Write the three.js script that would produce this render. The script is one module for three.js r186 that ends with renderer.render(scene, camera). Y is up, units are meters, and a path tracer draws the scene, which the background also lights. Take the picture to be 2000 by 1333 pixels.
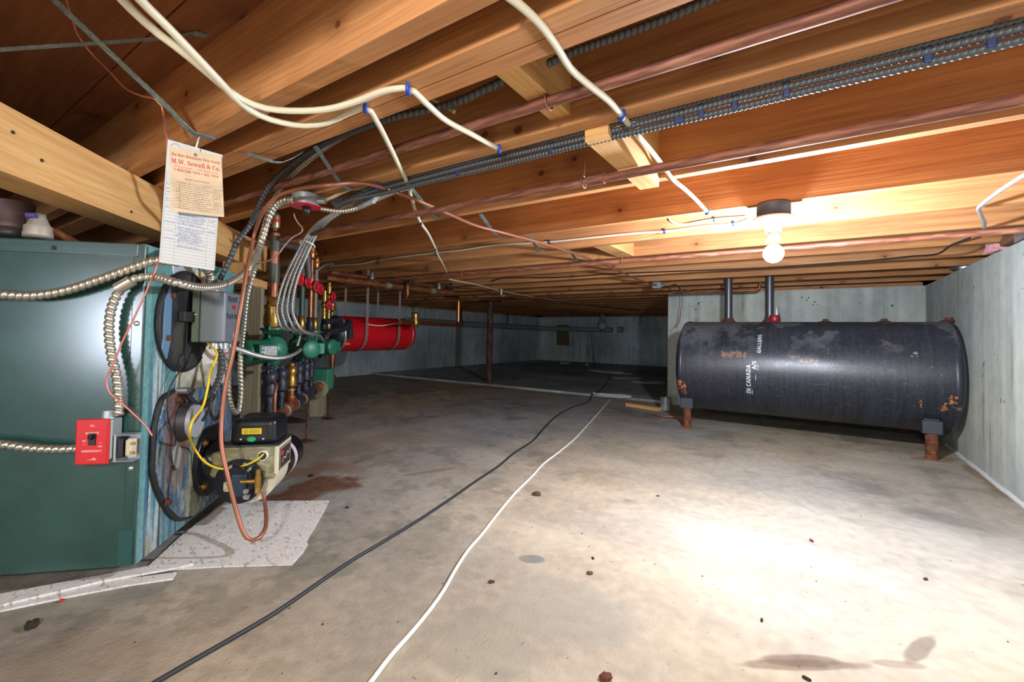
import * as THREE from 'three';
import { RoundedBoxGeometry } from 'three/addons/geometries/RoundedBoxGeometry.js';
import { mergeGeometries } from 'three/addons/utils/BufferGeometryUtils.js';
import { RectAreaLightUniformsLib } from 'three/addons/lights/RectAreaLightUniformsLib.js';

// ------------------------------------------------------------------ camera, light, exposure
RectAreaLightUniformsLib.init();
const renderer = new THREE.WebGLRenderer({ antialias: true });
renderer.toneMapping = THREE.LinearToneMapping;
renderer.toneMappingExposure = 1.25;
renderer.shadowMap.enabled = true;
renderer.shadowMap.type = THREE.PCFSoftShadowMap;
const scene = new THREE.Scene();
scene.background = new THREE.Color(0x000000);
const camera = new THREE.PerspectiveCamera(2 * Math.atan(666.5 / 871.5) * 180 / Math.PI, 2000 / 1333, 0.02, 60);
camera.rotation.order = 'YXZ';
camera.position.set(0, 0.68, 0);
camera.rotation.set(1.5 * Math.PI / 180, 33.81 * Math.PI / 180, 0.977 * Math.PI / 180);
camera.setViewOffset(2000, 1333, 0, 37.5, 2000, 1333);
scene.add(camera);

// the bare ceiling bulb in the middle of the picture
const BULB = [-0.105, 0.967, -1.745];
const bulbLight = new THREE.PointLight(0xe6efff, 7.2);
bulbLight.position.set(...BULB); bulbLight.castShadow = true; bulbLight.shadow.radius = 1.5;
bulbLight.shadow.mapSize.set(2048, 2048); bulbLight.shadow.camera.near = 0.05;
scene.add(bulbLight);
// a second, frosted globe lamp under the joists behind the camera lights the near floor
const GLOBE = [0.0, 1.02, 0.75];
const globeLight = new THREE.PointLight(0xfffbf4, 5.8);
globeLight.position.set(...GLOBE); globeLight.castShadow = true; globeLight.shadow.radius = 4; globeLight.shadow.mapSize.set(2048, 2048); globeLight.shadow.camera.near = 0.1;
scene.add(globeLight);
// daylight from the small frosted window in the wall behind the camera, mirrored in the boiler jacket
const WIN = { x: -0.473, y: 0.66, z: 3.2, w: 0.6, h: 0.56 };
const windowLight = new THREE.RectAreaLight(0xe2ecff, 23, WIN.w, WIN.h);
windowLight.position.set(WIN.x, WIN.y, WIN.z - 0.075); windowLight.lookAt(WIN.x, WIN.y, 0);
scene.add(windowLight);

// ------------------------------------------------------------------ helpers
const V = (p) => Array.isArray(p) ? new THREE.Vector3(p[0], p[1], p[2]) : p.clone();
const taken = {};
function numbered(name) { const n = taken[name] = (taken[name] ?? -1) + 1; return n ? name + '_' + String(n).padStart(3, '0') : name; }
function tag(o, label, category, group) { o.userData.label = label; o.userData.category = category; if (group) o.userData.group = group; return o; }
function shade(o) { o.castShadow = true; o.receiveShadow = true; return o; }
function thing(name, label, category, pos = [0, 0, 0], turn = 0, group) {
  const g = new THREE.Group(); g.name = numbered(name); g.position.set(...pos); g.rotation.y = turn; scene.add(g);
  return tag(g, label, category, group);
}
function part(parent, name, geo, mat, label) {
  const m = shade(new THREE.Mesh(geo, mat)); m.name = name; parent.add(m); if (label) m.userData.label = label; return m;
}
function solo(name, geo, mat, label, category, group) {
  const m = shade(new THREE.Mesh(geo, mat)); m.name = numbered(name); scene.add(m); return tag(m, label, category, group);
}
function struct(name, geo, mat) {
  const m = shade(new THREE.Mesh(geo, mat)); m.name = name; m.userData.kind = 'structure'; scene.add(m); return m;
}
function rng(seed) { return () => { seed = (seed + 0x6d2b79f5) | 0; let t = Math.imul(seed ^ (seed >>> 15), 1 | seed); t = (t + Math.imul(t ^ (t >>> 7), 61 | t)) ^ t; return ((t ^ (t >>> 14)) >>> 0) / 4294967296; }; }
const clamp = (x, a = 0, b = 1) => Math.min(b, Math.max(a, x));
const mix = (a, b, t) => a + (b - a) * t;
const smooth = (a, b, x) => { const t = clamp((x - a) / (b - a)); return t * t * (3 - 2 * t); };

// tiling value noise: lattice of px by py cells over the unit square
function noiseField(px, py, seed) {
  const r = rng(seed), a = new Float32Array(px * py); for (let i = 0; i < a.length; i++) a[i] = r();
  return (u, v) => {
    let x = u * px, y = v * py; let xi = Math.floor(x), yi = Math.floor(y); let fx = x - xi, fy = y - yi;
    fx = fx * fx * (3 - 2 * fx); fy = fy * fy * (3 - 2 * fy);
    xi = ((xi % px) + px) % px; yi = ((yi % py) + py) % py; const x2 = (xi + 1) % px, y2 = (yi + 1) % py;
    const p = a[yi * px + xi], q = a[yi * px + x2], s = a[y2 * px + xi], t = a[y2 * px + x2];
    return (p + (q - p) * fx) * (1 - fy) + (s + (t - s) * fx) * fy;
  };
}
function fbm(px, py, oct, seed, gain = 0.5) {
  const f = []; let n = 0, a = 1; const amp = [];
  for (let i = 0; i < oct; i++) { f.push(noiseField(px << i, py << i, seed + i * 17)); amp.push(a); n += a; a *= gain; }
  return (u, v) => { let s = 0; for (let i = 0; i < oct; i++) s += f[i](u, v) * amp[i]; return s / n; };
}
function dataTex(w, h, fn, srgb = true, rx = 1, ry = 1) {
  const d = new Uint8Array(w * h * 4); const c = [0, 0, 0];
  for (let j = 0; j < h; j++) for (let i = 0; i < w; i++) {
    fn(i / w, j / h, c); const k = (j * w + i) * 4;
    d[k] = clamp(c[0], 0, 255); d[k + 1] = clamp(c[1], 0, 255); d[k + 2] = clamp(c[2], 0, 255); d[k + 3] = 255;
  }
  const t = new THREE.DataTexture(d, w, h, THREE.RGBAFormat); t.wrapS = t.wrapT = THREE.RepeatWrapping;
  t.magFilter = THREE.LinearFilter; t.minFilter = THREE.LinearMipmapLinearFilter; t.generateMipmaps = true;
  if (srgb) t.colorSpace = THREE.SRGBColorSpace; t.repeat.set(rx, ry); t.needsUpdate = true; return t;
}
function greyTex(w, h, fn, rx = 1, ry = 1) { return dataTex(w, h, (u, v, c) => { c[0] = c[1] = c[2] = fn(u, v) * 255; }, false, rx, ry); }
function canvasTex(w, h, draw) {
  const c = document.createElement('canvas'); c.width = w; c.height = h; const g = c.getContext('2d'); draw(g, w, h);
  const t = new THREE.CanvasTexture(c); t.colorSpace = THREE.SRGBColorSpace; t.anisotropy = 8; return t;
}
const mat = (color, roughness = 0.6, metalness = 0, more = {}) => new THREE.MeshStandardMaterial({ color, roughness, metalness, ...more });

// a box with texture coordinates in metres (u runs along the longest side), shifted by off
function boxG(w, h, d, off = [0, 0], cx = 0, cy = 0, cz = 0) {
  const g = new THREE.BoxGeometry(w, h, d); const p = g.attributes.position, n = g.attributes.normal, uv = g.attributes.uv;
  const L = [w, h, d], ax = L.indexOf(Math.max(w, h, d));
  for (let i = 0; i < p.count; i++) {
    const P = [p.getX(i), p.getY(i), p.getZ(i)], N = [n.getX(i), n.getY(i), n.getZ(i)].map(Math.abs);
    const na = N[0] > 0.5 ? 0 : N[1] > 0.5 ? 1 : 2; let a, b;
    if (na === ax) { [a, b] = [0, 1, 2].filter((k) => k !== na); } else { a = ax; b = 3 - na - ax; }
    uv.setXY(i, P[a] + off[0] + na * 0.37, P[b] + off[1] + na * 0.53);
  }
  g.translate(cx, cy, cz); return g;
}
const rbox = (w, h, d, r = 0.004, seg = 2) => new RoundedBoxGeometry(w, h, d, seg, Math.min(r, w / 2.01, h / 2.01, d / 2.01));
const at = (g, x, y, z) => { g.translate(x, y, z); return g; };
function curveOf(pts, tension = 0.5) { return new THREE.CatmullRomCurve3(pts.map(V), false, 'centripetal', tension); }
function tubeG(pts, r, perM = 60, rad = 10) {
  const c = pts.isCurve ? pts : pts.length === 2 ? new THREE.LineCurve3(V(pts[0]), V(pts[1])) : curveOf(pts);
  const n = pts.length === 2 ? 1 : Math.max(6, Math.ceil(c.getLength() * perM)); return capped(new THREE.TubeGeometry(c, n, r, rad, false), c, r, rad);
}
function capped(g, c, r, rad) {
  const a = c.getPoint(0), b = c.getPoint(1), ta = c.getTangent(0).negate(), tb = c.getTangent(1);
  const disc = (p, t) => { const d = new THREE.CircleGeometry(r, rad); d.applyQuaternion(new THREE.Quaternion().setFromUnitVectors(new THREE.Vector3(0, 0, 1), t.normalize())); d.translate(p.x, p.y, p.z); return d; };
  return mergeGeometries([g, disc(a, ta), disc(b, tb)]);
}
// straight pipe with sharp, short-radius elbows
function pipeG(pts, r, bend = 0, rad = 14) {
  const P = pts.map(V), path = new THREE.CurvePath(); let prev = P[0];
  for (let i = 1; i < P.length; i++) {
    if (i < P.length - 1 && bend) {
      const a = P[i].clone().add(P[i - 1].clone().sub(P[i]).setLength(bend)), b = P[i].clone().add(P[i + 1].clone().sub(P[i]).setLength(bend));
      path.add(new THREE.LineCurve3(prev, a)); path.add(new THREE.QuadraticBezierCurve3(a, P[i], b)); prev = b;
    } else { path.add(new THREE.LineCurve3(prev, P[i])); prev = P[i]; }
  }
  const pp = []; for (const c of path.curves) { const n = c.isLineCurve3 ? 1 : 8; for (let k = pp.length ? 1 : 0; k <= n; k++) pp.push(c.getPoint(k / n)); }
  return sweep(pp, r, rad);
}
// sweep a circle through a polyline, with capped ends; rf(s, theta) may scale the radius
function sweep(pp, r, rad = 12, rf) {
  const n = pp.length, pos = [], nor = [], uv = [], idx = []; const T = [];
  for (let i = 0; i < n; i++) T.push(pp[Math.min(n - 1, i + 1)].clone().sub(pp[Math.max(0, i - 1)]).normalize());
  let N = new THREE.Vector3(0, 1, 0); if (Math.abs(T[0].y) > 0.9) N.set(1, 0, 0); N.sub(T[0].clone().multiplyScalar(N.dot(T[0]))).normalize();
  let s = 0; const q = new THREE.Quaternion();
  for (let i = 0; i < n; i++) {
    if (i) { s += pp[i].distanceTo(pp[i - 1]); q.setFromUnitVectors(T[i - 1], T[i]); N.applyQuaternion(q); N.sub(T[i].clone().multiplyScalar(N.dot(T[i]))).normalize(); }
    const B = T[i].clone().cross(N);
    for (let k = 0; k <= rad; k++) {
      const th = k / rad * Math.PI * 2, c = Math.cos(th), d = Math.sin(th), R = rf ? r * rf(s, th) : r;
      const x = N.x * c + B.x * d, y = N.y * c + B.y * d, z = N.z * c + B.z * d;
      pos.push(pp[i].x + x * R, pp[i].y + y * R, pp[i].z + z * R); nor.push(x, y, z); uv.push(s, k / rad * 2 * Math.PI * r);
    }
  }
  const w = rad + 1;
  for (let i = 0; i < n - 1; i++) for (let k = 0; k < rad; k++) { const a = i * w + k, b = a + w; idx.push(a, a + 1, b, b, a + 1, b + 1); }
  for (const [i, sgn] of [[0, -1], [n - 1, 1]]) {
    const c0 = pos.length / 3; pos.push(pp[i].x, pp[i].y, pp[i].z); nor.push(T[i].x * sgn, T[i].y * sgn, T[i].z * sgn); uv.push(0, 0);
    for (let k = 0; k <= rad; k++) { const j = (i * w + k) * 3; pos.push(pos[j], pos[j + 1], pos[j + 2]); nor.push(T[i].x * sgn, T[i].y * sgn, T[i].z * sgn); uv.push(0, 0); }
    for (let k = 0; k < rad; k++) sgn > 0 ? idx.push(c0, c0 + 1 + k, c0 + 2 + k) : idx.push(c0, c0 + 2 + k, c0 + 1 + k);
  }
  const g = new THREE.BufferGeometry(); g.setAttribute('position', new THREE.Float32BufferAttribute(pos, 3)); g.setAttribute('normal', new THREE.Float32BufferAttribute(nor, 3)); g.setAttribute('uv', new THREE.Float32BufferAttribute(uv, 2)); g.setIndex(idx);
  if (rf) g.computeVertexNormals(); return g;
}
// spiral-wound flexible metal conduit: helical ridges
function flexG(pts, r, pitch = 0.012, rad = 10, depth = 0.5) {
  const c = curveOf(pts); c.arcLengthDivisions = 1500; const L = c.getLength(), n = Math.ceil(L / pitch * 6), pp = c.getSpacedPoints(n);
  return sweep(pp, r, rad, (s, th) => { const f = ((s / pitch + th / 6.2832) % 1 + 1) % 1; const q = f * 2 - 1; return 1 - depth * (1 - Math.sqrt(Math.max(0, 1 - q * q))); });
}
// a flat strap swept along a polyline: width along w
function strapG(pts, wdir, width, th = 0.0015) {
  const P = pts.map(V), W = V(wdir).normalize().multiplyScalar(width / 2), pos = [], uv = [], idx = [];
  let s = 0;
  P.forEach((p, i) => {
    const t = P[Math.min(P.length - 1, i + 1)].clone().sub(P[Math.max(0, i - 1)]).normalize(), n = t.clone().cross(W).normalize().multiplyScalar(th / 2);
    if (i) s += p.distanceTo(P[i - 1]);
    for (const [a, b] of [[-1, -1], [1, -1], [1, 1], [-1, 1]]) { pos.push(p.x + a * W.x + b * n.x, p.y + a * W.y + b * n.y, p.z + a * W.z + b * n.z); uv.push(s, a * width / 2); }
  });
  for (let i = 0; i < P.length - 1; i++) for (let k = 0; k < 4; k++) { const a = i * 4 + k, b = i * 4 + (k + 1) % 4; idx.push(a, b, a + 4, b, b + 4, a + 4); }
  idx.push(0, 2, 1, 0, 3, 2); const e = (P.length - 1) * 4; idx.push(e, e + 1, e + 2, e, e + 2, e + 3);
  let g = new THREE.BufferGeometry(); g.setAttribute('position', new THREE.Float32BufferAttribute(pos, 3)); g.setAttribute('uv', new THREE.Float32BufferAttribute(uv, 2)); g.setIndex(idx);
  g = g.toNonIndexed(); g.computeVertexNormals(); return g;
}
function latheG(prof, seg = 24) { return new THREE.LatheGeometry(prof.map(([r, y]) => new THREE.Vector2(r, y)), seg); }
// aim +Y of a geometry from a to b
function aim(g, a, b) { const A = V(a), d = V(b).sub(A).normalize(); g.applyQuaternion(new THREE.Quaternion().setFromUnitVectors(new THREE.Vector3(0, 1, 0), d)); g.translate(A.x, A.y, A.z); return g; }
function rodG(a, b, r, rad = 12) { return sweep([V(a), V(b)], r, rad); }
const strip = (g) => { for (const k of Object.keys(g.attributes)) if (!['position', 'normal', 'uv'].includes(k)) g.deleteAttribute(k); return g.index ? g.toNonIndexed() : g; };
const merge = (list) => mergeGeometries(list.map(strip));

const STAINS = [];
// a stain lies between two floor points; w is its half width in metres
function addStain(p, q, w, col, k) { const dx = q[0] - p[0], dz = q[2] - p[2], L = Math.hypot(dx, dz) / 2 + w * 0.5, a = Math.atan2(dz, dx), x = (p[0] + q[0]) / 2, z = (p[2] + q[2]) / 2; STAINS.push({ u: ((x % 6) + 6) % 6, v: ((z % 6) + 6) % 6, rx: L, rz: w, c: Math.cos(a), s: Math.sin(a), col, k }); }
const RUST = [106, 72, 52], MUD = [116, 96, 76], GREY = [112, 112, 106];
addStain([-1.774, 0, -0.99], [-1.77, 0, -1.309], 0.15, RUST, 1.0);
addStain([-2.026, 0, -1.164], [-1.981, 0, -1.346], 0.1, [136, 98, 72], 0.6);
addStain([-2.118, 0, -1.35], [-1.776, 0, -1.399], 0.07, [132, 104, 84], 0.5);
addStain([-2.185, 0, -1.545], [-2.268, 0, -1.858], 0.1, [138, 118, 98], 0.3);
addStain([-1.584, 0, -1.514], [-1.495, 0, -1.723], 0.025, [128, 104, 82], 0.5);
addStain([-0.728, 0, -1.164], [-0.684, 0, -1.188], 0.022, GREY, 0.75);
addStain([-0.127, 0, -1.054], [0.103, 0, -1.213], 0.016, MUD, 0.7);
addStain([-0.075, 0, -1.108], [0.051, 0, -1.19], 0.02, [98, 78, 62], 0.6);
addStain([0.105, 0, -1.226], [0.193, 0, -1.275], 0.012, MUD, 0.4);
addStain([0.169, 0, -1.276], [0.226, 0, -1.405], 0.016, [104, 92, 78], 0.6);
addStain([0.716, 0, -3.499], [0.727, 0, -2.765], 0.05, [124, 96, 66], 0.6);
addStain([0.504, 0, -3.44], [0.678, 0, -3.572], 0.06, [146, 104, 68], 0.6);
addStain([-0.833, 0, -3.457], [-0.678, 0, -3.58], 0.05, [150, 112, 74], 0.55);
addStain([-1.454, 0, -0.404], [-1.405, 0, -0.495], 0.05, GREY, 0.4);
addStain([-2.563, 0, -1.562], [-2.533, 0, -1.617], 0.05, RUST, 0.5);
addStain([-3.078, 0, -2.053], [-3.06, 0, -2.12], 0.05, RUST, 0.5);
addStain([-0.667, 0, -0.806], [-0.508, 0, -0.8], 0.1, [134, 132, 118], 0.35);
addStain([-0.625, 0, -0.955], [-0.419, 0, -1.051], 0.12, [136, 134, 122], 0.3);
addStain([-1.313, 0, -0.216], [-1.17, 0, -0.389], 0.12, [128, 112, 90], 0.3);

// ------------------------------------------------------------------ materials
function woodMap(seed, light, dark, knots, w = 1024, h = 256) {      // 2 m of grain along u, 0.5 m across v
  const r = rng(seed), warp = fbm(4, 4, 3, seed + 1), fine = fbm(24, 128, 2, seed + 2), long = fbm(3, 32, 3, seed + 3), blot = fbm(6, 4, 3, seed + 4);
  const K = []; for (let i = 0; i < knots; i++) K.push([r(), r(), 0.004 + r() * 0.006]);
  return dataTex(w, h, (u, v, c) => {
    let vv = v + (warp(u, v) - 0.5) * 0.05, dk = 0;
    for (const [ku, kv, kr] of K) {
      let du = Math.abs(u - ku); du = Math.min(du, 1 - du) * 2; let dv = v - kv; dv -= Math.round(dv); dv *= 0.5;
      const d2 = du * du * 0.5 + dv * dv, e = Math.exp(-d2 / (kr * kr * 14)); vv += e * Math.sign(dv || 1) * 0.018;
      const d = Math.sqrt(du * du * 0.7 + dv * dv) / kr; if (d < 1.6) dk = Math.max(dk, smooth(1.6, 0.6, d) * (1.0 + 0.3 * Math.sin(d * 9)));
      dk = Math.max(dk, e * 0.3);
    }
    const ring = 0.5 + 0.5 * Math.sin((vv * 26 + long(u, vv) * 5) * 6.283);
    let t = 0.14 * Math.pow(ring, 2) + 0.30 * (fine(u, vv) - 0.2) + 0.42 * (long(u, vv) - 0.3) + 0.5 * (blot(u, v) - 0.35);
    t = clamp(t * 0.9 + dk * 1.1, 0, 1.25);
    for (let k = 0; k < 3; k++) c[k] = mix(light[k], dark[k], t);
  });
}
const joistMaps = [woodMap(11, [200, 142, 86], [116, 66, 32], 11), woodMap(23, [194, 134, 78], [110, 60, 28], 12), woodMap(37, [206, 148, 92], [120, 70, 36], 12)];
const woodBump = greyTex(512, 256, (() => { const f = fbm(8, 128, 2, 91); return (u, v) => f(u, v); })(), 0.5, 2);
const M = {};
M.joist = joistMaps.map((m) => { m.repeat.set(0.5, 2); return mat(0xffffff, 0.72, 0, { map: m, bumpMap: woodBump, bumpScale: 0.0006 }); });
const paleMap = woodMap(53, [226, 180, 116], [164, 104, 50], 5); paleMap.repeat.set(0.5, 2);
M.pale = mat(0xffffff, 0.7, 0, { map: paleMap, bumpMap: woodBump, bumpScale: 0.0005 });
const plyMap = woodMap(71, [150, 92, 50], [84, 46, 22], 10); plyMap.repeat.set(0.5, 1);
M.ply = mat(0xffffff, 0.85, 0, { map: plyMap });
const greyWoodMap = woodMap(83, [158, 146, 116], [92, 84, 62], 4); greyWoodMap.repeat.set(0.5, 2);
M.oldWood = mat(0xffffff, 0.9, 0, { map: greyWoodMap, bumpMap: woodBump, bumpScale: 0.001 });

// floor: 6 m tile, cloudy trowelled concrete with stains where the photograph shows them
const floorMap = (() => {
  const big = fbm(5, 5, 5, 201), mid = fbm(24, 24, 4, 202, 0.6), fin = fbm(256, 256, 2, 203), sw = fbm(9, 36, 4, 204), tint = fbm(7, 7, 3, 205), spk = fbm(512, 512, 1, 206), warm = fbm(3, 3, 3, 208), moss = fbm(60, 60, 4, 209, 0.65), zone = fbm(4, 4, 3, 210);
  return dataTex(2048, 2048, (u, v, c) => {
    const cloud = 0.55 * (big(u, v) - 0.5) + 0.42 * (mid(u, v) - 0.5) + 0.3 * (sw(u + 0.05 * big(v, u), v) - 0.5);
    let L = 1 + cloud * 0.5 + (fin(u, v) - 0.5) * 0.13; const g = mid(v, u);
    const dirt = smooth(0.56, 0.74, g * 0.55 + big(v, u) * 0.45); L *= 1 - dirt * 0.2;
    const gm = smooth(0.5, 0.66, moss(u, v)) * smooth(0.4, 0.6, zone(u, v)) * 0.5; L *= 1 - gm * 0.22; const pit = spk(u, v); if (pit > 0.985) L *= 0.72;
    const w = (tint(u, v) - 0.5) * 1.1 + (warm(u, v) - 0.5) * 0.9;
    c[0] = (160 + w * 22 - gm * 4) * L; c[1] = (152 + w * 4) * L; c[2] = (138 - w * 20 - gm * 4) * L;
    for (const s of STAINS) {
      let dx = u * 6 - s.u, dz = v * 6 - s.v; dx -= Math.round(dx / 6) * 6; dz -= Math.round(dz / 6) * 6;
      if (Math.abs(dx) > 1.4 || Math.abs(dz) > 1.4) continue;
      const a = (dx * s.c + dz * s.s) / s.rx, b = (-dx * s.s + dz * s.c) / s.rz;
      const e = Math.sqrt(a * a + b * b);
      const k = smooth(1.15, 0.75, e + (mid(u * 2, v * 2) - 0.5) * 1.1 + (big(u * 3, v * 3) - 0.5) * 0.9) * s.k * (0.7 + 0.6 * fin(u, v));
      if (k > 0) { c[0] = mix(c[0], s.col[0], k); c[1] = mix(c[1], s.col[1], k); c[2] = mix(c[2], s.col[2], k); }
    }
  });
})();
const concreteBump = greyTex(1024, 1024, (() => { const a = fbm(16, 16, 5, 301, 0.6), b = fbm(180, 180, 2, 302); return (u, v) => 0.6 * a(u, v) + 0.4 * b(u, v); })());
floorMap.repeat.set(1 / 6, 1 / 6); concreteBump.repeat.set(1, 1);
M.floor = mat(0xffffff, 0.82, 0, { map: floorMap, bumpMap: concreteBump, bumpScale: 0.0025 });
const slabMap = (() => { const a = fbm(6, 6, 5, 221), b = fbm(40, 40, 3, 222); return dataTex(1024, 1024, (u, v, c) => { const L = 1 + (a(u, v) - 0.5) * 0.6 + (b(u, v) - 0.5) * 0.3; c[0] = 158 * L; c[1] = 162 * L; c[2] = 160 * L; }); })();
slabMap.repeat.set(1 / 5, 1 / 5); M.slab = mat(0xffffff, 0.85, 0, { map: slabMap, bumpMap: concreteBump, bumpScale: 0.0025 });
// cast wall: vertical form-board marks, bug holes, dark streaks. 3 m along u, 1.5 m up v
function wallMap(seed, base, mottle) {
  const r = rng(seed), a = fbm(6, 3, 5, seed + 1), b = fbm(64, 32, 2, seed + 2), s = fbm(60, 2, 3, seed + 3), t = fbm(5, 4, 3, seed + 4);
  const holes = []; for (let i = 0; i < 60; i++) { const cx = r(), cy = r(), n = 1 + Math.floor(r() * 3); for (let k = 0; k < n; k++) holes.push([cx + (r() - 0.5) * 0.02, cy + (r() - 0.5) * 0.03, 0.0004 + r() * 0.001, 0.5 + r() * 1.6]); }
  const seams = [0.12, 0.385, 0.64, 0.9].map((x) => x + (r() - 0.5) * 0.06);
  const grid = {}; holes.forEach((h) => { const k = Math.floor(h[0] * 32) + ',' + Math.floor(h[1] * 16); (grid[k] ??= []).push(h); });
  return dataTex(1536, 768, (u, v, c) => {
    let L = 1 + (a(u, v) - 0.5) * 0.34 * mottle + (b(u, v) - 0.5) * 0.10 + (s(u, v) - 0.5) * 0.2;
    for (const q of seams) { const d = Math.abs(u - q) * 3; if (d < 0.0035) L *= 0.8 + 0.2 * a(u * 3, v * 3); }
    const gx = Math.floor(u * 32), gy = Math.floor(v * 16); let hole = 0;
    for (let i = -1; i <= 1; i++) for (let j = -1; j <= 1; j++) for (const h of grid[(gx + i) + ',' + (gy + j)] ?? []) {
      const dx = (u - h[0]) * 2, dy = (v - h[1]) / h[3]; if (dx * dx + dy * dy < h[2] * h[2] * 8 * (0.5 + b(u * 2, v * 2))) hole = 1;
    }
    if (hole) L *= 0.42;
    const st = smooth(0.62, 0.8, s(u + 0.3, v)) * smooth(0.45, 0.7, t(u, v)); L *= 1 - st * 0.16 * mottle;
    const w = t(u, v) - 0.5; c[0] = (base[0] + w * 14) * L; c[1] = (base[1] + w * 4) * L; c[2] = (base[2] - w * 16) * L;
  });
}
const wallMapA = wallMap(401, [178, 184, 175], 1); wallMapA.repeat.set(1 / 3, 1 / 1.5);
const wallMapB = wallMap(431, [178, 188, 190], 1.5); wallMapB.repeat.set(1 / 3, 1 / 1.5);
M.wall = mat(0xffffff, 0.85, 0, { map: wallMapA, bumpMap: concreteBump, bumpScale: 0.002 });
M.wallOld = mat(0xffffff, 0.88, 0, { map: wallMapB, bumpMap: concreteBump, bumpScale: 0.003 });

function patina(seed, A, B, C, fx = 8, fy = 8, w = 256, h = 256) {
  const a = fbm(fx, fy, 4, seed, 0.6), b = fbm(fx, fy, 3, seed + 9);
  return dataTex(w, h, (u, v, c) => { const t = smooth(0.38, 0.66, a(u, v)), s = smooth(0.55, 0.75, b(u, v)); for (let k = 0; k < 3; k++) c[k] = mix(mix(A[k], B[k], t), C[k], s); });
}
const tiles = (t, x, y) => { t.repeat.set(x, y); return t; };
M.copper = mat(0xffffff, 0.4, 0.65, { map: tiles(patina(501, [176, 112, 74], [148, 90, 60], [122, 76, 56]), 3, 12) });
M.copperOld = mat(0xffffff, 0.62, 0.35, { map: tiles(patina(505, [142, 92, 72], [110, 68, 54], [160, 112, 90]), 2, 14) });
M.copperTube = mat(0xffffff, 0.42, 0.5, { map: tiles(patina(507, [164, 104, 80], [138, 84, 64], [176, 122, 98]), 2, 14) });
M.copperBright = mat(0xcd7d4e, 0.3, 0.9);
M.brass = mat(0xffffff, 0.34, 0.85, { map: tiles(patina(511, [198, 158, 84], [164, 124, 60], [120, 90, 48]), 10, 10) });
M.solder = mat(0xb9b3a8, 0.4, 0.7);
M.galv = mat(0xffffff, 0.4, 0.45, { map: tiles(patina(521, [168, 178, 182], [142, 152, 156], [188, 196, 196], 24, 24), 6, 6) });
M.galvBlue = mat(0xffffff, 0.45, 0.3, { map: tiles(patina(523, [132, 156, 160], [112, 136, 142], [150, 172, 174], 24, 24), 6, 6) });
M.flex = mat(0xc9c4b4, 0.34, 0.82);
M.flexDull = mat(0x54575a, 0.5, 0.5);
M.flexBright = mat(0xbfc3c2, 0.32, 0.8);
M.steelDark = mat(0x4a4a4a, 0.5, 0.6);
M.ironBlack = mat(0xffffff, 0.42, 0.25, { map: tiles(patina(531, [52, 58, 70], [34, 38, 46], [84, 88, 96], 12, 12), 9, 9) });
M.rustIron = mat(0xffffff, 0.85, 0.15, { map: tiles(patina(541, [112, 66, 42], [80, 48, 36], [148, 84, 46], 10, 10), 5, 5) });
M.postIron = mat(0xffffff, 0.7, 0.2, { map: tiles(patina(545, [96, 66, 58], [70, 46, 42], [120, 84, 72], 6, 10), 4, 3) });
M.sheathWhite = mat(0xcfc6ac, 0.5);
M.sheathCream = mat(0xc4b58c, 0.55);
M.staple = mat(0x1d3f9e, 0.45);
M.stapleDark = mat(0x22305c, 0.5);
M.blackPlastic = mat(0x14161a, 0.38);
M.blackRubber = mat(0x1a1b1d, 0.6);
M.redPlastic = mat(0xc8161a, 0.35);
M.screw = mat(0xc4c4c0, 0.3, 0.9);
M.white = mat(0xece9e0, 0.6);

// ------------------------------------------------------------------ the crawl space
const JB = 1.139, JH = 0.2, JT = JB + JH;                           // underside and top of the joists
const XR = 0.733, XL = -5.75, ZT = -4.6, ZB = -9.85, ZF = 3.2, WT = 1.103, XP = -1.192;   // right wall, left wall, tank wall, back wall, wall behind the camera, wall top, end of the tank wall
struct('floor', boxG(XR - XL + 0.4, 0.15, ZF - ZT + 0.25, [3, 2], (XR + XL) / 2, -0.075, (ZF + ZT - 0.05) / 2), M.floor);
(() => { const f = scene.children.at(-1).geometry, p = f.attributes.position, uv = f.attributes.uv, n = f.attributes.normal; for (let i = 0; i < p.count; i++) if (Math.abs(n.getY(i)) > 0.5) uv.setXY(i, p.getX(i), p.getZ(i)); })();
struct('floor_back_slab', boxG(XP - XL + 0.4, 0.175, ZT - ZB + 0.2, [0, 0], (XP + XL) / 2 - 0.1, -0.0625, (ZT - 0.05 + ZB) / 2 - 0.1), M.slab);
const wallH = WT + 0.15;
struct('wall_right', boxG(0.25, wallH, ZF - ZT + 0.25, [0, 0.6], XR + 0.125, wallH / 2 - 0.15, (ZF + ZT) / 2), M.wall);
struct('wall_behind_tank', boxG(XR - XP, wallH, 0.25, [0.4, 0.6], (XR + XP) / 2, wallH / 2 - 0.15, ZT - 0.125), M.wall);
struct('wall_alcove_right', boxG(0.25, wallH, ZT - ZB - 0.25, [1.1, 0.6], XP + 0.125, wallH / 2 - 0.15, (ZT + ZB - 0.25) / 2), M.wallOld);
struct('wall_left', boxG(0.25, wallH, ZF - ZB, [0.2, 0.6], XL - 0.125, wallH / 2 - 0.15, (ZF + ZB) / 2), M.wallOld);
struct('wall_back', boxG(XP - XL + 0.5, wallH, 0.25, [0.8, 0.6], (XP + XL) / 2, wallH / 2 - 0.15, ZB - 0.125), M.wallOld);
struct('wall_front', boxG(XR - XL + 0.5, JT + 0.15, 0.25, [1.7, 0.6], (XR + XL) / 2, (JT - 0.15) / 2, ZF + 0.125), M.wallOld);
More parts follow.
